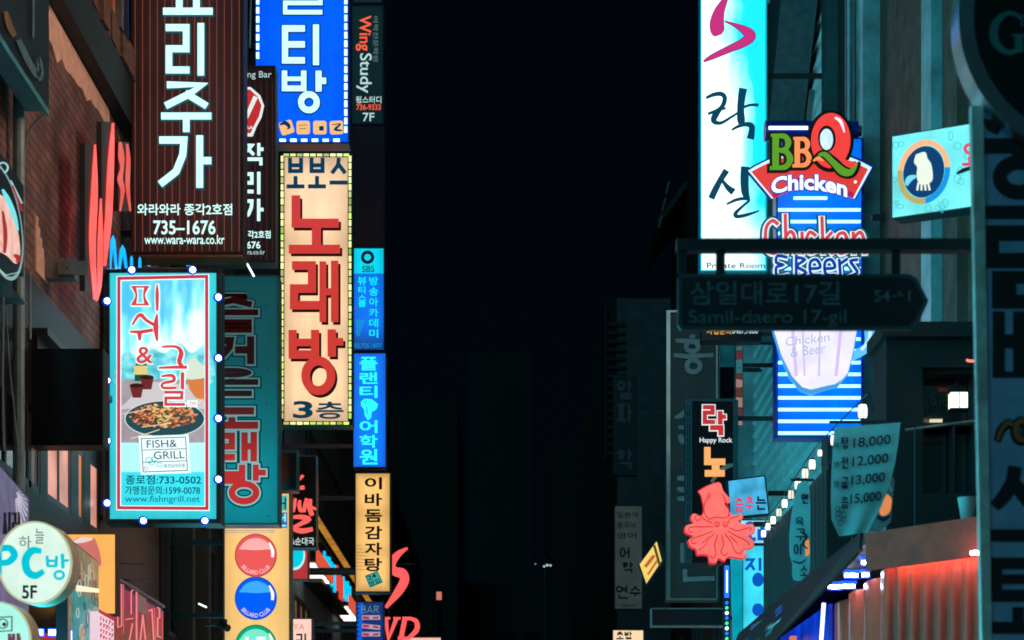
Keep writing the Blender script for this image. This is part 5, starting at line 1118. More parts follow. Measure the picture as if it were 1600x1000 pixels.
def left_row():
    bk = brick('old_brick', (128, 102, 95), (106, 84, 80), (82, 68, 66), 3.4)
    win = lit('room_pinkish', (236, 160, 140), .8, None, .4, 2); win2 = lit('room_orange', (226, 140, 80), .75, None, .4, 2); win3 = lit('room_grey', (84, 66, 66), .7, None, .4, 2)
    X = XL
    r, T = facade('brick_building', 'old red brick building with peeling plaster on the left, behind the coral neon letters', X, 9, 23.4, 15, bk,
                  [(4.62, 5.36, [(17.1, 17.5, win3, 0), (17.75, 18.72, win, 1), (19.02, 19.3, win2, 0), (19.55, 20.0, win, 0), (11, 14, GLASS, 2), (14.6, 17.2, GLASS, 2)]),
                   (7.0, 8.9, [(9.4, 11.4, FILL_COOL_UP, 2), (12, 14, FILL_COOL_UP, 2)]),  # cool upper windows added out of view to light the right-hand walls
                   (10.25, 12.2, [(18.9, 19.6, GLASS, 1), (20.2, 20.9, GLASS, 1), (21.5, 22.2, GLASS, 1), (9.4, 11.4, FILL_COOL_UP, 1), (12, 14, FILL_COOL_UP, 1), (15, 17, GLASS, 1)])], shops(9, 23.4, FILL_COOL), None, 6.5, mat('shade_dark_wall', (14, 20, 23), .5, 0, .5, 2.5, .2), .02)  # near-black lower wall colour stands in for shade below the lit brick
    part(r, T, 'band', mat('band_dark', (16, 26, 30), .6, 0, .3, 4), lambda b: b.box((X - .01, 9, 9.22), (X + .16, 23.4, 9.72)))
    def corbel(b):
        rnd = random.Random(4); y = 9.0
        while y < 23.3:
            w = rnd.uniform(.12, .3); b.box((X - .01, y, 9.724), (X + rnd.uniform(.08, .2), min(y + w, 23.4), 10.0 + rnd.uniform(-.03, .05))); y += w
    part(r, T, 'corbel', mat('corbel_stone', (112, 88, 76), .95, 0, .5, 9, .8), corbel)
    def plaster(b):                     # ragged remains of pale render on the brick, under the band
        top = [(17.0 + k * .18, 9.2) for k in range(20)]; rnd = random.Random(8); bot = []
        for k, (y, z) in enumerate(top):
            f = k / 19; bot.append((y, 9.2 - (.42 + rnd.uniform(-.07, .09)) * (1 - .55 * f)))
        V = [(X + .018, y, z) for y, z in top] + [(X + .018, y, z) for y, z in bot] + [(X - .01, y, z) for y, z in top] + [(X - .01, y, z) for y, z in bot]
        n = len(top); b.add(V, [[k, k + 1, n + k + 1, n + k] for k in range(n - 1)] + [[n + k, n + k + 1, 3 * n + k + 1, 3 * n + k] for k in range(n - 1)])
    part(r, T, 'plaster_patch', mat('peach_plaster', (226, 190, 168), .95, 0, .25, 8, .6), plaster)
    part(r, T, 'plaster_patch', mat('peach_plaster', 0) if False else _mats['peach_plaster'], lambda b: [b.box((X - .01, 17.3 + k * .07, 6.6), (X + .015, 17.37 + k * .07, 7.1 - k * .075)) for k in range(6)])
    for k, m in enumerate((STEEL, mat('orange_bar', (200, 120, 70), .5), STEEL)):
        part(r, T, 'pilaster', m, lambda b: b.box((X - .001, 19.65 + k * .45, 10.15), (X + .12, 19.78 + k * .45, 13.5)))
    part(r, T, 'drain_pipe', TEALM, lambda b: b.tube([(X + .1, 16.35, 3.3), (X + .1, 16.35, 9.2)], .05, 10))
    def ledge(b):
        b.box((X - .01, 17.2, 6.0), (X + .14, 21.5, 6.06)); b.m = mat('ledge_rust', (140, 96, 66), .7); b.box((X - .01, 17.2, 5.8), (X + .1, 21.5, 5.84)); b.m = BLACK; b.box((X - .01, 17.2, 5.845), (X + .05, 21.5, 5.995))
    part(r, T, 'ledge', DARK, ledge)
    # ---
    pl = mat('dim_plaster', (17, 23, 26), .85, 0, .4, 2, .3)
    X2 = XL - .02
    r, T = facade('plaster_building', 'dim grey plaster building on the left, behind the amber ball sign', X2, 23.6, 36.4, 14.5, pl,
                  [(4.0, 5.6, [(24.2, 25.6, GLASS, 1), (26.4, 28, GLASS, 1), (29, 31, GLASS, 1), (32, 35, GLASS, 2)]), (7.2, 8.9, [(24.2, 26, GLASS, 1), (27, 29, GLASS, 1), (30, 32, GLASS, 1), (33, 35.4, GLASS, 2)])], shops(23.6, 36.4, FILL_COOL))
    for y in (24.9, 26.2, 28.3, 31.5): part(r, T, 'pilaster', mat('pilaster_grey', (48, 56, 58), .8, 0, .3, 3), lambda b: b.box((X2 - .01, y, 3.1), (X2 + .18, y + .22, 14.3)))
    part(r, T, 'drain_pipe', DARK, lambda b: b.tube([(X2 + .09, 30.4, 3.3), (X2 + .09, 30.4, 14)], .06, 8))
    # ---
    tw = mat('teal_render', (96, 120, 124), .8, 0, .3, 2, .2)
    r, T = facade('balcony_building', 'dark building with a lit yellow eave and neon lettering beyond the amber ball sign', XL, 36.6, 57, 11.9, tw,
                  [(4.2, 6.2, [(38, 41, lit('far_room', (120, 84, 60), .7, None, .4, 1), 2), (42, 46, GLASS, 3), (47, 51, _mats['far_room'], 3), (52, 56, GLASS, 3)])], shops(36.6, 57, FAINT))
    def eave(b):
        b.box((XL + .01, 37.5, 8.08), (XL + .3, 56.5, 8.14))
        for k in range(38): b.box((XL + .26, 37.6 + k * .5, 8.145), (XL + .29, 37.63 + k * .5, 9.4))
        b.box((XL + .25, 37.5, 9.4), (XL + .3, 56.5, 9.46))
    part(r, T, 'balcony', BLACK, eave)
    part(r, T, 'soffit_light', lit('soffit_yellow', (220, 150, 60), .6, None, .4, 3), lambda b: [b.box((XL + .1, 37.7 + k * .62, 8.06), (XL + .25, 38.22 + k * .62, 8.078)) for k in range(30)])
    part(r, T, 'slab', mat('slab_teal', (70, 110, 118), .7), lambda b: b.box((XL - .01, 36.6, 11.2), (XL + .9, 57, 11.6)))
    for y0 in (37.2, 44.6):
        def can(b, y0=y0):
            b.box((XL + .01, y0, 6.72), (XL + .5, y0 + 3.4, 6.8)); b.m = lit('canopy_red', (232, 90, 62), .9); b.box((XL + .501, y0, 6.7), (XL + .53, y0 + 3.4, 6.98))
            b.m = lit('canopy_tube', (255, 240, 226), 1.8)
            for k in range(5): b.box((XL + .12, y0 + .2 + k * .64, 6.69), (XL + .46, y0 + .62 + k * .64, 6.715))
        part(r, T, 'canopy', DARK, can)
    # neon words on that wall
    for nm, lab, m, x0, x1, pyc in (('cyan', 'row of tall cyan neon strokes on the far left wall', lit('cyan_stroke', (0, 200, 246), 1.1), 505, 523, 892), ('red', 'short red neon strokes between cyan ones on the far left wall', lit('red_stroke', (226, 70, 56), 1.0), 525, 534, 912), ('end', 'last cluster of cyan neon strokes beyond the red ones on the far left wall', _mats['cyan_stroke'], 535, 546, 925)):
        q = thing('neon_letters', lab, 'neon sign', PS((x0 + x1) / 2, pyc, XL + .4), 'neon lettering on the far left wall'); oo = Vector(q.location); zc = oo.z
        x = x0
        while x < x1:
            a = PS(x, 0, XL + .4); b = MB(lambda u, v, w: (u - oo.x, v - oo.y, w - oo.z), m); w = random.uniform(.18, .32)
            b.box((XL + .4, a.y, zc - random.uniform(.22, .36)), (XL + .44, a.y + w * .8, zc + random.uniform(.2, .34))); b.build('stroke', q); x += random.uniform(3.2, 4.6)
        hb = MB(lambda u, v, w: (u - oo.x, v - oo.y, w - oo.z), BLACK); ya = PS(x0 - 1, 0, XL + .4).y; yb = PS(x1 + 1, 0, XL + .4).y; hb.box((XL + .02, ya, zc - .42), (XL + .39, yb, zc + .4)); hb.build('backing', q)
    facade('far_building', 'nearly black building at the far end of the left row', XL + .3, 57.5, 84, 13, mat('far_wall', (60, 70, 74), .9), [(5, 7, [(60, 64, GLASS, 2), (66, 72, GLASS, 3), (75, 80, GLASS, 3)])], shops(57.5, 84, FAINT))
left_row()

def right_row():
    X = XR
    rust = mat('rust_panel', (116, 82, 70), .8, .1, .55, 3.2, .4); tl = mat('teal_cladding', (150, 184, 186), .45, .1, .5, 2); tl2 = mat('teal_dark_cladding', (70, 96, 100), .5, .1, .5, 2)
    r, T = facade('clad_building', 'metal clad building on the right with rust coloured panels behind the small emblem lightbox', X, 8, 25.2, 16, rust,
                  [(5.8, 7.4, [(9, 11, GLASS, 1), (12, 14, GLASS, 1)]), (8.6, 10.4, [(9, 11, FILL_WARM_UP, 2), (12, 14, FILL_WARM_UP, 2), (15, 17, FILL_WARM_UP, 2)]), (11.6, 13.4, [(9, 11, FILL_WARM_UP, 2), (12, 14, FILL_WARM_UP, 2), (15, 17, FILL_WARM_UP, 2)])], shops(8, 25.2, FILL_WARM))  # warm upper windows and shopfronts added out of view to light the left bricks
    def vs(b, lst, z0=6.0, z1=15.9):
        for px0, px1, out, m in lst:
            ya, yb = sorted((dpx(px0, X), dpx(px1, X))); b.m = m; b.box((X - out, ya, z0), (X + .01, yb, z1))
    for one in ([(1346, 1353, .14, tl2), (1357, 1362, .1, tl), (1364, 1375, .2, tl), (1455, 1463, .1, BLACK), (1464, 1480, .16, tl), (1482, 1489, .06, BLACK), (1490, 1512, .1, rust)]): part(r, T, 'pilaster', tl, lambda b: vs(b, [one]))
    part(r, T, 'drain_pipe', STEEL, lambda b: b.tube([(X - .28, dpx(1363, X), 5), (X - .28, dpx(1363, X), 15.5)], .045, 10))
    # ---
    sid = mat('lap_siding', (212, 232, 232), .6, 0, .3, 3)
    r, T = facade('siding_building', 'building with teal lap siding on the right, behind the blue sign with the beer mug', X + .02, 25.4, 36.5, 17, sid,
                  [(4, 5.6, [(26, 28, GLASS, 1), (29, 31, GLASS, 1)])], shops(25.4, 36.5, FILL_WARM))
    def laps(b):
        z = 3.2
        while z < 16.8: b.add([(X + .02, 25.4, z), (X - .03, 25.4, z + .01), (X + .02, 25.4, z + .235), (X + .02, 36.5, z), (X - .03, 36.5, z + .01), (X + .02, 36.5, z + .235)], [[0, 1, 2], [3, 5, 4], [1, 4, 5, 2], [0, 3, 4, 1]]); z += .24
    part(r, T, 'siding', sid, laps)
    for one in ([(1312, 1322, .24, tl2), (1324, 1340, .12, BLACK), (1168, 1178, .2, tl), (1158, 1166, .3, tl)]): part(r, T, 'pilaster', tl, lambda b: vs(b, [one], 3.2, 16))
    def duct(b):
        b.m = mat('duct_steel', (80, 104, 110), .4, .5, .3, 8)
        b.beam((X - .35, 25.9, 14.2), (X - .35, 30.6, 9.6), .5, 1.1); b.m = STEEL; b.beam((X - .3, 25.6, 11.4), (X - .3, 27.6, 9.4), .07, .07)
    part(r, T, 'duct', DARK, duct)
    part(r, T, 'vent_box', BLACK, lambda b: (b.box((X - .6, 31.0, 11.4), (X - .04, 31.6, 14.4)), b.tube([(X - .33, 31.3, 14.3), (X - .33, 31.3, 14.9)], .3, 16)))
    s = Sign('hanging_sign', 'dark narrow hanging sign with a red edge at the top right of the white lightbox', 'sign', (1232, -120, 1249, 95), 27.5, None, depth=.2)
    s.cabinet(BLACK, _mats['black_sign_face'], .5, False, .01); s.part('edge_strip', lit('red_edge', (214, 70, 80), .9)).rect(1232.5, -118, 1235, 60, .013, .02); s.brackets(XR, (.3,)); s.done()
    # ---
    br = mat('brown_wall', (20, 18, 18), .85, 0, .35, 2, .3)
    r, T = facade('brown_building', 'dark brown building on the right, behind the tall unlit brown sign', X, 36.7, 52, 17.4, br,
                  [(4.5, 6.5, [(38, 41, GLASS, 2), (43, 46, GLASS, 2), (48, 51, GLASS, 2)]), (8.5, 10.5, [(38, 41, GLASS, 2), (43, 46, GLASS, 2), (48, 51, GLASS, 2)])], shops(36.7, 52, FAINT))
    def eave(b):
        b.beam((3.6, 49, 16.4), (4.3, 49, 17.36), 4, .12)
        b.m = mat('eave_highlight', (90, 88, 84), .6)  # short pale bars put highlights into the shape of the eave
        for k in range(3): b.beam((3.58 + k * .09, 46.9, 16.2 + k * .42), (3.66 + k * .09, 46.9, 16.5 + k * .42), .05, .05)
    part(r, T, 'eave', mat('eave_dark', (28, 36, 40), .7), eave)
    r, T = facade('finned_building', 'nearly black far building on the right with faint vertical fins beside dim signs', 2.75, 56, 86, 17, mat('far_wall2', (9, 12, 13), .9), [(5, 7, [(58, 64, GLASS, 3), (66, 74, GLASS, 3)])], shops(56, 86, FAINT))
    def fins(b):
        for k in range(16): b.box((2.76 + .0, 55.9, 12.4 + k * .25), (3.3, 55.98, 12.5 + k * .25))
        b.box((2.7, 55.86, 12.2), (2.76, 55.99, 16.7))
    part(r, T, 'fin_grille', mat('fin_grey', (20, 27, 29), .7), fins)
right_row()

def far_end():
    t = thing('tower_block', 'faint tall tower block far away at the end of the street', 'building', (-1, 170, 0)); o = t.location
    Tm = lambda u, v, w: (u - o.x, v - o.y, w)
    b = MB(Tm, mat('tower_wall', (22, 27, 30), .9, 0, .15, .2)); b.box((-3.7, 170, 0), (1.7, 182, 43.5)); b.build('wall', t)
    t = thing('office_block', 'black low block closing the far end of the street in front of the tower', 'building', (0, 110, 0)); Tm = lambda u, v, w: (u, v - 110, w)
    b = MB(Tm, mat('block_wall', (12, 15, 17), .9)); b.box((-16, 110, 0), (-3.1, 125, 26)); b.box((2.2, 112, 0), (16, 125, 24)); b.box((-3.09, 114, 0), (2.19, 125, 16)); b.build('wall', t)
    for k in range(3):
        for j in range(3): w = MB(Tm, GLASS); w.box((-2.6 + j * 1.6, 113.95, 3 + k * 4), (-1.5 + j * 1.6, 113.99, 5 + k * 4)); w.build('window', t)
    for lab, px, py, d, c, r in (('tiny white lamp cluster glowing far down the dark street', 852, 884, 100, (190, 226, 222), .05), ('dim warm wall lamp glowing far off to the right of the coral letters', 686, 931, 60, (226, 130, 108), .085)):
        p = P(px, py, d); t = thing('street_lamp', lab, 'lamp', (p.x, p.y, 0)); Tm = lambda u, v, w, p=p: (u, v, w)
        b = MB(Tm, BLACK); b.tube([(0, .3, 0), (0, .3, p.z + .3), (0, 0, p.z + .35)], .05, 8); b.build('post', t)
        g = MB(Tm, lit('lamp_%d' % px, c, 1.0 if px > 800 else .8))
        if px > 800:
            for dx, dz, r_ in ((-.52, .1, .025), (-.06, -.03, .05), (.1, .03, .06), (.27, .02, .05)): g.box((dx - r_, -.05, p.z + dz - r_ * .7), (dx + r_, .05, p.z + dz + r_ * .7))
        else: g.tube([(0, 0, p.z - .12), (0, 0, p.z + .12)], r, 14)
        g.build('lamp_head', t)
far_end()

# ------------------------------------------------------------------ RIGHT CORNER SHOP
def corner_shop():
    t = thing('corner_shop', 'low corner shop with a red corrugated front and a rust red fascia, lower right', 'building', (2.6, 13.3, 0)); o = Vector(t.location); T = lambda u, v, w: (u - o.x, v - o.y, w - o.z)
    def off(pl, k): return pl
    fas = mat('fascia_rust', (238, 66, 44), .6, 0, .35, 7, .2)
    plan = [(2.6, 20.8), (2.6, 13.3), (4.28, 11.3)]; zt, zb = 3.62, 3.42
    b = MB(T, mat('shop_core', (40, 34, 34), .9)); pts = [(2.7, 20.8), (2.7, 13.45), (4.28, 11.55), (4.28, 20.8)]
    b.add([(x, y, 0) for x, y in pts] + [(x, y, zb - .02) for x, y in pts], [[0, 1, 2, 3], [7, 6, 5, 4]] + [[k, k + 4, (k + 1) % 4 + 4, (k + 1) % 4] for k in range(4)]); b.build('core', t)
    # corrugated sheet
    c = MB(T, mat('corrugated_red', (214, 96, 76), .32, .1, .15, 5)); path = []; pitch = .112
    def seg(a, bb):
        a = Vector(a); bb = Vector(bb); L = (bb - a).length; d = (bb - a) / L; n = Vector((-d.y, d.x)) ; n = n if n.y < 0 or n.x < 0 else -n
        k = 0; st = pitch / 8
        while k * st < L:
            p = a + d * (k * st) + n * (.026 * math.sin(2 * math.pi * k / 8) + .035); path.append((p.x, p.y)); k += 1
    seg((2.6, 13.3), (4.28, 11.3))
    n = len(path); c.add([(x, y, .1) for x, y in path] + [(x, y, 3.41) for x, y in path], [[k, k + 1, n + k + 1, n + k] for k in range(n - 1)])
    co = c.build('corrugated_wall', t)
    for p in co.data.polygons: p.use_smooth = True
    for k in range(4):                 # half round columns along the street side, one under each lamp
        h = MB(T, mat('column_red', (232, 84, 64), .22, .1, .15, 5)); yc = 13.62 + k * .66; nn = 14
        ar = [(2.73 - .1 * math.sin(math.pi * i / nn), yc - .3 * math.cos(math.pi * i / nn)) for i in range(nn + 1)]
        h.add([(x, y, .1) for x, y in ar] + [(x, y, 3.41) for x, y in ar], [[i, i + 1, nn + 2 + i, nn + 1 + i] for i in range(nn)])
        ho = h.build('column', t)
        for p in ho.data.polygons: p.use_smooth = True
    f = MB(T, fas); q = [(2.44, 13.26), (4.28, 11.06), (4.28, 11.1), (2.47, 13.27)]; zb = 3.36
    f.add([(x, y, zb) for x, y in q] + [(x, y, zt) for x, y in q], [[0, 1, 2, 3], [7, 6, 5, 4]] + [[k, k + 4, (k + 1) % 4 + 4, (k + 1) % 4] for k in range(4)]); f.build('fascia', t)
    rf = MB(T, mat('roof_sheet', (60, 40, 38), .7)); q = [(2.46, 20.8), (2.46, 13.33), (2.475, 13.28), (4.28, 11.11), (4.28, 20.8)]
    rf.add([(x, y, zt - .06) for x, y in q] + [(x, y, zt - .003) for x, y in q], [[0, 1, 2, 3, 4], [9, 8, 7, 6, 5]] + [[k, k + 5, (k + 1) % 5 + 5, (k + 1) % 5] for k in range(5)]); rf.build('roof', t)
    # printed fabric band along the street side
    a = MB(T, mat('awning_navy', (18, 26, 32), .5, 0, .5, 3))
    A0 = [(2.45, 13.5, zt + .04), (2.45, 16.6, zt + .06), (2.45, 20.8, zt + .06), (2.27, 20.8, 3.2), (2.27, 16.6, 3.2), (2.44, 13.5, 3.53)]
    a.add(A0 + [(x + .02, y, z - .006) for x, y, z in A0], [[0, 1, 4, 5], [1, 2, 3, 4], [6, 11, 10, 7], [7, 10, 9, 8], [0, 5, 11, 6], [2, 8, 9, 3], [5, 4, 10, 11], [4, 3, 9, 10], [0, 6, 7, 1], [1, 7, 8, 2]])
    rnd = random.Random(6)
    for k in range(16):
        y = rnd.uniform(16.7, 20.2); v = rnd.uniform(.1, .8); h = rnd.uniform(.04, .12); L = rnd.uniform(.3, .8)
        a.m = (mat('awn_pink', (190, 90, 100), .6), mat('awn_white', (176, 190, 186), .6), mat('awn_teal', (60, 120, 130), .6), mat('awn_blue', (60, 90, 170), .6))[k % 4]
        P0 = lambda yy, vv, e=0: (2.45 - .18 * vv - .004 - k * .0004, yy, zt + .06 + (3.2 - zt - .06) * vv)
        a.add([P0(y, v), P0(y + L, v), P0(y + L * .9, v + h), P0(y + .05, v + h * .8)], [[0, 1, 2, 3]])
    a.build('awning', t)
    tb = lit('led_tube_white', (206, 230, 255), 45); bl = lit('led_tube_blue', (20, 80, 255), 2)
    for px, py, d in ((1357, 879, 13.6), (1330, 899, 14.25), (1304, 917, 14.92), (1378, 877, 13.42), (1352, 898, 14.02), (1326, 916, 14.7)):  # last three, right of the tubes, model their reflections on the wall
        p = P(px, py, d); g = MB(T, tb); L = .046 if px not in (1380, 1352, 1324) else .022; g.tube([(p.x - L, p.y, p.z), (p.x + L, p.y, p.z)], .012, 10); g.m = bl; g.box((p.x - L - .015, p.y - .012, p.z + .018), (p.x + L + .015, p.y + .02, p.z + .04)); g.m = bl; g.box((p.x - L - .012, p.y - .028, p.z - .028), (p.x + L + .012, p.y - .02, p.z - .02)); g.build('light_tube', t)
    # open blue-lit side below the awning
    g = MB(T, lit('soffit_fill_bar', (255, 200, 178), 36)); g.beam((2.60, 13.14, 3.43), (4.2, 11.23, 3.43), .012, .012); g.build('soffit_light', t)  # bar hidden behind the fascia lip, added to light the corrugated front
    g = MB(T, tb); pq = P(1524, 864, 12.45); g.tube([(pq.x - .03, pq.y, pq.z), (pq.x + .03, pq.y - .02, pq.z)], .012, 8); g.build('light_tube', t)
    s = MB(T, lit('blue_interior', (10, 56, 200), .8, None, .6, 3)); s.box((2.60, 15.75, 2.2), (2.63, 18.6, 3.42)); s.build('lit_window', t)
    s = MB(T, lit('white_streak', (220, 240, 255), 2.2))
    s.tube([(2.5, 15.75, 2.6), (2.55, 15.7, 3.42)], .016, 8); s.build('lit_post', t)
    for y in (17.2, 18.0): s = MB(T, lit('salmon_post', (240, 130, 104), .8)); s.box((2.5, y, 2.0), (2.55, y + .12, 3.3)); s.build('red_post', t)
    # upper floor: dark boarded side and window bay
    u = thing('upper_floor', 'dark boarded upper storey with a window, standing over the red corrugated shop', 'building', (2.75, 17, 3.62)); o2 = Vector(u.location); T2 = lambda a, b_, c_: (a - o2.x, b_ - o2.y, c_ - o2.z)
    w = MB(T2, mat('boarded_wall', (30, 36, 38), .7, 0, .5, 3, .3)); w.box((2.75, 16.7, 3.623), (2.95, 21, 4.74))
    for k in range(20): w.box((2.74, 16.72 + k * .21, 3.63), (2.749, 16.9 + k * .21, 4.7))
    w.build('boarded_wall', u)
    bay = MB(T2, mat('bay_black', (26, 34, 36), .5, 0, .3, 3)); d = 16.0
    x0, x1, xa, xb = 3.12, 4.28, 3.42, 3.9; z0, z1, za, zb2 = 3.623, 5.66, 4.36, 5.42
    bay.box((x0, d, z0), (xa, d + .6, z1)); bay.box((xb, d, z0), (x1, d + .6, z1)); bay.box((xa, d, z0), (xb, d + .6, za)); bay.box((xa, d, zb2), (xb, d + .6, z1)); bay.box((x0 - .05, d - .08, z1), (x1, d + .62, z1 + .12)); bay.build('bay_wall', u)
    gl = MB(T2, mat('bay_glass', (20, 34, 40), .12, 0, .3, 3, spec=.7)); gl.box((xa, d + .32, za), (xb, d + .34, zb2)); fo = MB(T2, DARK); 
    for a_, b_ in (((xa, d + .1, za), (xa + .03, d + .3, zb2)), ((xb - .03, d + .1, za), (xb, d + .3, zb2)), ((xa + .03, d + .1, za), (xb - .03, d + .3, za + .03)), ((xa + .03, d + .1, zb2 - .03), (xb - .03, d + .3, zb2)), ((xa + .03, d + .12, 4.96), (xb - .03, d + .28, 4.985)), ((3.7, d + .12, za + .03), (3.72, d + .28, 4.955))): fo.box(a_, b_)
    fo = fo.build('window', u); gl.build('pane', fo)
    L = MB(T2, mat('window_letters', (52, 72, 76), .5)); LT = MB(lambda px, py, w_: T2(*(P(px, py, d + .31) + Vector((0, -w_, 0)))), _mats['window_letters']); text(LT, '6%', 1453, 612, 1480, 635, .0, .005); LT.build('window_lettering', u)
    for lab, px0, px1, py, dd in (('short red neon arc inside the dark upper window', 1457, 1496, 568, d + .05), ('tiny red neon end beside the steel edge of the near sign', 1510, 1525, 565, d - .2)):
        q = thing('neon_arc', lab, 'neon light', P((px0 + px1) / 2, py, dd)); oo = Vector(q.location); n = 9 if px0 < 1500 else 4
        g = MB(None, lit('neon_red_small', (255, 110, 90), 2.0))
        pts = [P(px0 + (px1 - px0) * k / n, py + (3 if px0 < 1500 else 0) * math.sin(math.pi * k / n) ** .6 - 1 + (k == 0) * -2, dd) - oo for k in range(n + 1)]
        g.tube(pts, .011, 8); g.build('tube', q)
        m = MB(None, BLACK); m.beam(pts[0] + Vector((0, .02, .02)), pts[-1] + Vector((0, .02, .02)), .02, .02); m.build('holder', q)
    # railing, planter
    p = thing('handrail', 'thin dark steel handrail in front of the upper window', 'railing', P(1475, 665, d - .1)); oo = Vector(p.location); g = MB(None, STEEL); g.tube([P(1415, 672, d - .1) - oo, P(1535, 656, d - .1) - oo], .012, 8); g.build('rail', p)
    for px in (1430, 1528): g = MB(None, DARK); g.tube([P(px, 669 - (px - 1415) * .13, d - .1) - oo, Vector((P(px, 0, d - .1).x - oo.x, 0, 3.63 - oo.z))], .012, 8); g.build('rail_post', p)
    pp = P(1511, 802, 13.0); pot = thing('plant_pot', 'tapered white pot standing on the rust red fascia roof', 'pot', (pp.x, pp.y, zt)); g = MB(None, mat('white_pot', (190, 205, 205), .5)); n = 20
    h = pp.z - zt
    prof = [(.035, 0.0), (.045, .0), (.05, .005), (.04, .012), (.035, .016), (.062, .19), (.066, .2), (.058, .2), (.05, .17)]
    vs = [(r * math.cos(2 * math.pi * k / n), r * math.sin(2 * math.pi * k / n), z) for r, z in prof for k in range(n)]
    g.add(vs, [[i * n + k, i * n + (k + 1) % n, (i + 1) * n + (k + 1) % n, (i + 1) * n + k] for i in range(len(prof) - 1) for k in range(n)] + [list(range((len(prof) - 1) * n, len(prof) * n))]); g.build('pot', pot)
    s = MB(None, DCONC); s.tube([(0, 0, .15), (0, 0, .17)], .05, 16); s.build('soil', pot)
corner_shop()

def lanterns():
    em = lit('lantern_white', (255, 244, 222), 1.7, rand=.5); cap = BLACK; G = 'white lanterns on a string along the boarded wall'
    wire = thing('lantern_wire', 'thin sagging black wire carrying the row of white lanterns', 'wire', (2.68, 17.5, 4.9)); oo = Vector(wire.location)
    pts = [PS(px, py, 2.68) + Vector((0, 0, .085)) - oo for px, py in ((1356, 632), (1348, 640), (1303, 684), (1281, 706), (1258, 736), (1236, 770), (1217, 798), (1200, 820), (1190, 836))]
    g = MB(None, BLACK); g.tube(pts, .006, 6); g.build('wire', wire)
    spots = [(1348, 643, 1.25), (1303, 688, 1), (1281, 708, .7), (1269, 726, 1.05), (1258, 740, 1.05), (1247, 757, 1.1), (1236, 773, 1.0), (1226, 787, 1.0), (1217, 801, .95), (1208, 813, .95), (1200, 823, .9), (1193, 834, .9)]
    n = len(spots)
    names = ['largest white lantern beside the blue sign, nearest on its string', 'white lantern second nearest on its string, by the top of the price banner', 'small white lantern third on its string, left of the price banner top', 'white lantern fourth from the near end of its string', 'white lantern fifth from the near end of its string', 'white lantern sixth from the near end of its string',
             'white lantern sixth from the far end of its string', 'white lantern fifth from the far end of its string', 'white lantern fourth from the far end of its string', 'white lantern third from the far end of its string', 'white lantern second from the far end of its string', 'white lantern at the far end of its string beside the squid']
    proto = None
    for (px, py, sc), lab in zip(spots, names):
        p = PS(px, py, 2.68)
        if not proto:
            proto = thing('lantern', lab, 'lantern', p, G); b = MB(None, em); prof = [(.028, -.058), (.038, -.05), (.043, -.025), (.044, 0), (.043, .025), (.038, .05), (.028, .058)]; nn = 14
            b.add([(r * math.cos(2 * math.pi * k / nn), r * math.sin(2 * math.pi * k / nn), z) for r, z in prof for k in range(nn)], [[i * nn + k, i * nn + (k + 1) % nn, (i + 1) * nn + (k + 1) % nn, (i + 1) * nn + k] for i in range(6) for k in range(nn)] + [list(range(nn)), list(range(6 * nn, 7 * nn))])
            b.build('shade', proto); c = MB(None, cap); c.tube([(0, 0, .0585), (0, 0, .075)], .03, 10); c.tube([(0, 0, -.066), (0, 0, -.0585)], .03, 10); c.build('cap', proto); c = MB(None, cap)
            c.box((-.003, -.048, -.06), (.003, -.0445, .06)); c.build('rib', proto); o = proto
        else: o = clone(proto, None, p, lab)
        o.scale = (sc * .64, sc * .64, sc * .72)
    p = P(1497, 627, 15.8); t = thing('window_lantern', 'square white lantern glowing in front of the dark upper window', 'lantern', p)
    b = MB(None, em); b.box((-.068, -.05, -.064), (-.003, .05, .064)); b.box((.003, -.05, -.064), (.068, .05, .064)); b.build('shade', t)
    c = MB(None, BLACK); c.box((-.0029, -.052, -.066), (.0029, .052, .066)); c.box((-.075, -.055, .0645), (.075, .055, .08)); c.box((-.075, -.055, -.08), (.075, .055, -.0645)); c.tube([(0, 0, .08), (0, 0, .16), (-.1, 0, .05)], .006, 6); c.tube([(0, 0, .16), (0, .25, .16)], .008, 6); c.build('frame', t)
    p = P(1465, 661, 16.2); t = thing('window_reflection', 'small cream reflection built as glowing slats in the dark upper window, below the lantern', 'lamp', p); b = MB(None, lit('cream_reflection', (226, 216, 170), 1.0));  # glowing slats stand in for a reflection in the window glass
    for k in (-1, 0, 1): b.box((-.05 + k * .036 + .02, -.02, -.03), (-.02 + k * .036 + .02, .02, .03))
    b.build('shade', t); c = MB(None, BLACK); c.box((-.07, -.025, .031), (.07, .025, .04)); c.build('cap', t)
lanterns()

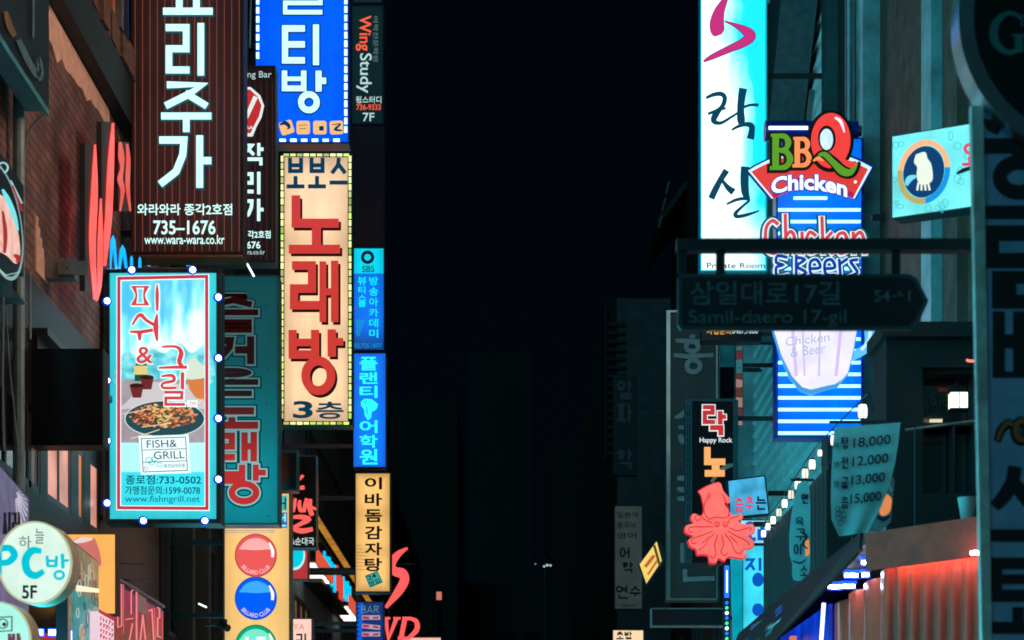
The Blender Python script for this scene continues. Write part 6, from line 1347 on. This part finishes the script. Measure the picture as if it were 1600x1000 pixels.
def banners():
    cl = mat('banner_cloth', (120, 206, 212), .8, 0, .15, 4); pr = mat('banner_ink', (30, 30, 44), .7)
    d = 14.2
    s = Sign('cloth_banner', 'pale cloth price banner with four hand-written prices, hanging from a rod', 'banner', (1298, 660, 1407, 838), d, None, depth=.01)
    # wavy cloth
    left = [(1304, 668), (1301, 700), (1299, 740), (1298, 780), (1299, 812), (1311, 838)]; right = [(1407, 660), (1404, 690), (1399, 722), (1392, 752), (1378, 790), (1356, 832)]
    nx, ny = 12, 20; V = []
    for j in range(ny + 1):
        f = j / ny * (len(left) - 1); i = min(int(f), len(left) - 2); q = f - i
        a = [left[i][k] + (left[i + 1][k] - left[i][k]) * q for k in (0, 1)]; b = [right[i][k] + (right[i + 1][k] - right[i][k]) * q for k in (0, 1)]
        for k in range(nx + 1):
            u = k / nx; V.append((a[0] + (b[0] - a[0]) * u, a[1] + (b[1] - a[1]) * u, .012 * math.sin(u * 9 + j * .15) * (j / ny)))
    m = s.part('cloth', cl); m.add(V + [(a, b, c - .004) for a, b, c in V], [[j * (nx + 1) + k, j * (nx + 1) + k + 1, (j + 1) * (nx + 1) + k + 1, (j + 1) * (nx + 1) + k] for j in range(ny) for k in range(nx)] + [[(nx + 1) * (ny + 1) + w for w in (j * (nx + 1) + k, (j + 1) * (nx + 1) + k, (j + 1) * (nx + 1) + k + 1, j * (nx + 1) + k + 1)] for j in range(ny) for k in range(nx)])
    L = s.part('lettering', pr)
    wp = lambda x, y: (x - (y - 690) * .02, y - (x - 1330) * .11)
    for k, (tx, x0, x1) in enumerate((('18,000', 1333, 1391), ('12,000', 1332, 1388), ('13,000', 1331, 1383), ('15,000', 1330, 1378))): text(L, tx, x0, 686 + k * 29, x1, 703 + k * 29, .014, .018, .004, warp=wp)
    for k, tx in enumerate(('탕', '전', '골', '볶'[:0] + '음')): kor(L, tx[0], 1314, 684 + k * 31, 1325, 702 + k * 31, 2, .014, .018)
    for k in range(3): text(L, '안주', 1302, 692 + k * 30, 1310, 702 + k * 30, .014, .018)
    L.m = mat('banner_sketch', (90, 110, 112), .8)
    for k in range(7): L.ring(1308 + k * 1.6, 796 + (k * 7) % 26, 4 + k % 3, 5, 1, .014, .0165, 12)
    s.part('rod', DARK).rect(1296, 657, 1418, 661, -.02, .0)
    s.done()
    s = Sign('food_banner', 'printed cloth with an orange fried food picture behind the price banner', 'banner', (1352, 745, 1402, 838), 14.5, None, depth=.01)
    q = s.part('cloth', mat('food_cloth', (120, 150, 156), .8, 0, .5, 10)); q.poly([(1392, 742), (1398, 750), (1392, 815), (1372, 836), (1352, 836), (1356, 812)], -.008, 0)
    q.m = mat('food_orange', (206, 110, 60), .7, 0, .5, 12); q.poly(sm([(1386, 772), (1393, 780), (1390, 800), (1378, 806), (1374, 794), (1386, 772)], 4)[:-1], .001, .004)
    q.m = mat('food_navy', (26, 50, 70), .7); q.brush([(1370, 806, 3), (1380, 812, 6), (1390, 806, 3)], .001, .005); q.m = cl; q.brush([(1360, 832, 4), (1374, 834, 6), (1384, 824, 3)], .001, .006); q.brush([(1389, 756, 2), (1393, 768, 4)], .001, .006)
    s.done()
    s = Sign('cloth_banner', 'narrow pale cloth banner with scrawled black letters, under the row of lanterns', 'banner', (1232, 752, 1268, 908), 16.6, None, depth=.01)
    q = s.part('cloth', cl); q.poly(sm([(1246, 756), (1262, 752), (1266, 790), (1266, 840), (1266, 868), (1262, 902), (1240, 906), (1238, 880), (1234, 864), (1234, 830), (1239, 790), (1246, 756)], 3)[:-1], -.008, 0)
    L = s.part('lettering', pr)
    for ch, x, y, w in (('제', 0, 0, 0), ('육', 1242, 808, 14), ('구', 1243, 826, 15), ('이', 1240, 850, 13), ('면', 1252, 772, 11), ('소', 1250, 884, 12)):
        if w and ch not in '육': kor(L, ch, x, y, x + w, y + w + 4, 1.8, .001, .005)
        elif w: text(L, ch, x, y, x + w, y + w, .001, .005)
    L.brush([(1250, 830, 2), (1260, 838, 3), (1254, 850, 2), (1262, 858, 2)], .001, .005); L.brush([(1238, 876, 1), (1250, 880, 2), (1258, 874, 1)], .001, .005)
    L.m = _mats['food_orange']; L.poly([(1258, 846), (1264, 842), (1265, 866), (1259, 870)], .001, .0045)
    s.part('rod', DARK).rect(1236, 748, 1272, 751.5, -.02, .004); s.done()
banners()

s = Sign('reflection_strip', 'narrow strip of painted pink, white and brown reflections above the sky blue box', 'poster', (1149, 531, 1161, 662), 31.5, None, depth=.05)  # coloured glowing strip stands in for a reflection in the glass
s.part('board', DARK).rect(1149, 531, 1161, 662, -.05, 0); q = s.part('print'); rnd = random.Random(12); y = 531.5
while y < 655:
    h = rnd.uniform(5, 16); q.m = lit('strip_reflection_%d' % rnd.randrange(5), ((190, 150, 140), (210, 220, 215), (110, 60, 60), (60, 130, 140), (170, 110, 90))[rnd.randrange(5)], .6); q.poly([(1150, y), (1160, y + rnd.uniform(-2, 2)), (1160, y + h), (1150, y + h - .3)], .001, .006); y += h + .5
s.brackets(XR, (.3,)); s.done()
s = Sign('lap_window', 'small dark window pane with a teal reflection beside the pink and white reflection strip', 'window', (1124, 530, 1148, 624), 33, None, depth=.1)
s.part('frame', TEALM).frame(1123, 529, 1149, 625, 1.6, -.1, .01); q = s.part('pane', lit('pane_reflection', (10, 70, 80), .7, None, .6, 4)); q.rect(1125, 531, 1147, 572, -.06, -.02); q.m = GLASS; q.rect(1125, 573, 1147, 623, -.06, -.02); s.brackets(XR, (.5,)); s.done()  # glowing teal of the upper pane paints a reflection

# ------------------------------------------------------------------ LOOSE THINGS ON THE LEFT WALL
def left_loose():
    s = Sign('blank_sign', 'plain black unlit sign box beside the cyan poster lightbox', 'sign', (22, 545, 161, 696), 17.2, None, depth=.25)
    s.cabinet(mat('void_black', (14, 18, 22), .5), mat('void_face', (12, 16, 20), .4), 1.5, False, .01); s.brackets(XL, (.5,)); s.done()
    s = Sign('steel_beam', 'grey steel box beam reaching out from the brick wall toward the coral neon letters', 'beam', (58, 403, 140, 437), 17.6, None, depth=.14)
    q = s.part('beam', mat('beam_teal', (116, 132, 134), .55, .2, .35, 5)); q.rect(58, 403, 116, 434, -.14, 0); q.rect(92, 409, 139, 430, .001, .03); s.part('bolts', DARK)
    for x in (66, 106): s.parts['bolts'].disc(x, 420, 1.6, 1.6, .031, .04, 8)
    s.done()
    s = Sign('pipe_bracket', 'pair of thin steel pipes hanging below the steel beam on the left', 'pipe', (32, 420, 60, 534), 16.6, None, depth=.05)
    for x in (37.5, 47): 
        t = MB(None, STEEL); t.tube([s.T(x, 424, 0), s.T(x, 530, 0)], .012, 8); s.parts[('pipe', x)] = t
    q = s.part('clamp', TEALM); q.rect(20, 512, 46, 515, -.02, .0); q.rect(20, 516, 34, 532, -.03, .02); s.done()
    s = Sign('junction_box', 'pale teal metal box under the oval dish poster at the left edge', 'box', (-10, 440, 32, 470), 15.6, None, depth=.2)
    s.part('box', mat('box_teal', (96, 130, 132), .5, .1)).poly([(-10, 425), (14, 446), (32, 462), (32, 466), (-10, 464)], -.2, 0); s.done()
    # cables
    def cable(lab, pts, r=.012, m=BLACK, group='loose cables on the left wall'):
        t = thing('cable', lab, 'cable', pts[0], group); oo = Vector(pts[0]); b = MB(None, m); b.tube([Vector(p) - oo for p in sm([tuple(p) for p in pts], 6)], r, 6); b.build('strand', t)
    g = mat('cable_grey', (96, 116, 118), .5)
    cable('grey cable looping down from the corner sign box over dark wall', [P(70, 178, 16.6), P(52, 195, 16.6), P(42, 215, 16.6), P(38, 250, 16.6), P(30, 290, 16.6)], .01, g)
    cable('thin grey cable slanting down left of the black unlit sign box', [P(8, 455, 16), P(14, 560, 16), P(20, 620, 16), P(28, 700, 16)], .007, g)
    cable('pale straight cable at the left edge under the dish poster', [P(5, 465, 15.6), P(4, 600, 15.6), P(6, 705, 15.6)], .012, g)
    cable('black cable crossing in front of the plain amber panel', [P(150, 877, 20.5), P(185, 880, 20.5), P(225, 882, 21)], .008)
    cable('lower black cable running right of the plain amber panel', [P(186, 904, 21), P(205, 907, 21), P(240, 908, 22)], .008)
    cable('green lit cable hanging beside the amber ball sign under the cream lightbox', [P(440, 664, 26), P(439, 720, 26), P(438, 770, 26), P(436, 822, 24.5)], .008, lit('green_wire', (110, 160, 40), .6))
    cable('thin pale cable hanging at the left of the blue lightbox', [P(392, -20, 24.3), P(391, 40, 24.3), P(390, 75, 24.3)], .012, mat('cable_cyan', (90, 190, 200), .4))
    for k, (px, py, px2, py2) in enumerate(((386, 412, 397, 432), (278, 919, 291, 923), (310, 943, 323, 949))):
        t = thing('bare_tube_lamp', ('short bright white tube lamp above the teal sign', 'short white tube lamp low down between dark walls, left one', 'short white tube lamp low down between dark walls, right one')[k], 'lamp', P(px, py, 21.5 if k == 0 else 25)); oo = Vector(t.location)
        b = MB(None, lit('tube_bright', (220, 250, 250), 1.6)); d = 21.5 if k == 0 else 25
        b.tube([P(px, py, d) - oo, P(px2, py2, d) - oo], .012, 8); b.build('tube', t); c = MB(None, DARK); c.beam(P(px, py, d + .04) - oo, P(px2, py2, d + .04) - oo, .03, .03); c.build('holder', t)
    s = Sign('vertical_banner', 'thin upright strip of orange and white stripes glowing between dark walls', 'banner', (285, 856, 296, 985), 28, None, depth=.06)
    q = s.part('strip'); cs = ((236, 100, 60), (210, 180, 180), (226, 110, 84), (60, 130, 170), (200, 190, 190), (232, 120, 90), (190, 160, 150), (220, 110, 80)); y = 856
    for k, c in enumerate(cs):
        q.m = lit('strip_%d' % k, c, .75); h = (22, 10, 22, 16, 12, 20, 12, 16)[k]; q.poly([(286 + (3 if k == 0 else 0), y), (293, y), (295, y + h), (286, y + h)], 0, .03); y += h
    s.brackets(XL, (.5,)); s.done()
    s = Sign('dark_post', 'dark vertical panel between the thin striped strip and the amber ball sign', 'panel', (298, 824, 346, 1100), 28.5, None, depth=.3)
    q = s.part('panel', mat('post_dark', (30, 38, 42), .6, 0, .4, 3)); q.rect(300, 824, 326, 1100, -.3, 0); q.m = mat('post_teal', (60, 100, 108), .6); q.rect(326.5, 874, 346, 1100, -.2, -.05); q.m = CONC; q.rect(266, 824, 288, 850, -.3, -.06); s.brackets(XL, (.3,)); s.done()
    s = Sign('spotlight', 'small black spotlight on an arm in front of the amber ball sign', 'lamp', (336, 965, 360, 985), 23, None, depth=.1)
    b = MB(None, BLACK); b.tube([s.T(344, 976, 0), s.T(358, 983, .1)], .045, 12); b.tube([s.T(351, 968, .02), s.T(351, 978, .02)], .035, 10); b.beam(s.T(320, 976, 0), s.T(346, 976, 0), .03, .03); s.parts['head'] = b; s.done()
    s = Sign('light_strip', 'blue edged white light bars above a red panel in the lower left corner', 'light', (46, 982, 116, 1020), 17, None, depth=.1)
    s.part('panel', lit('red_low', (190, 50, 60), .8)).poly([(58, 990), (100, 988), (112, 1020), (58, 1020)], -.1, -.005)
    w = lit('bar_white_low', (220, 240, 255), 3); bb = lit('bar_blue_low', (0, 90, 255), 1.3)
    for x0, x1, y0, y1 in ((47, 68, 984, 993), (77, 97, 984, 993), (105, 113, 986, 1020)):
        o = s.one('light_bar', bb); o.rect(x0 - 2, y0 - 2, x1 + 2, y1 + 2, 0, .012); o.m = w; o.rect(x0, y0, x1, y1, .0125, .03)
    s.done()
left_loose()
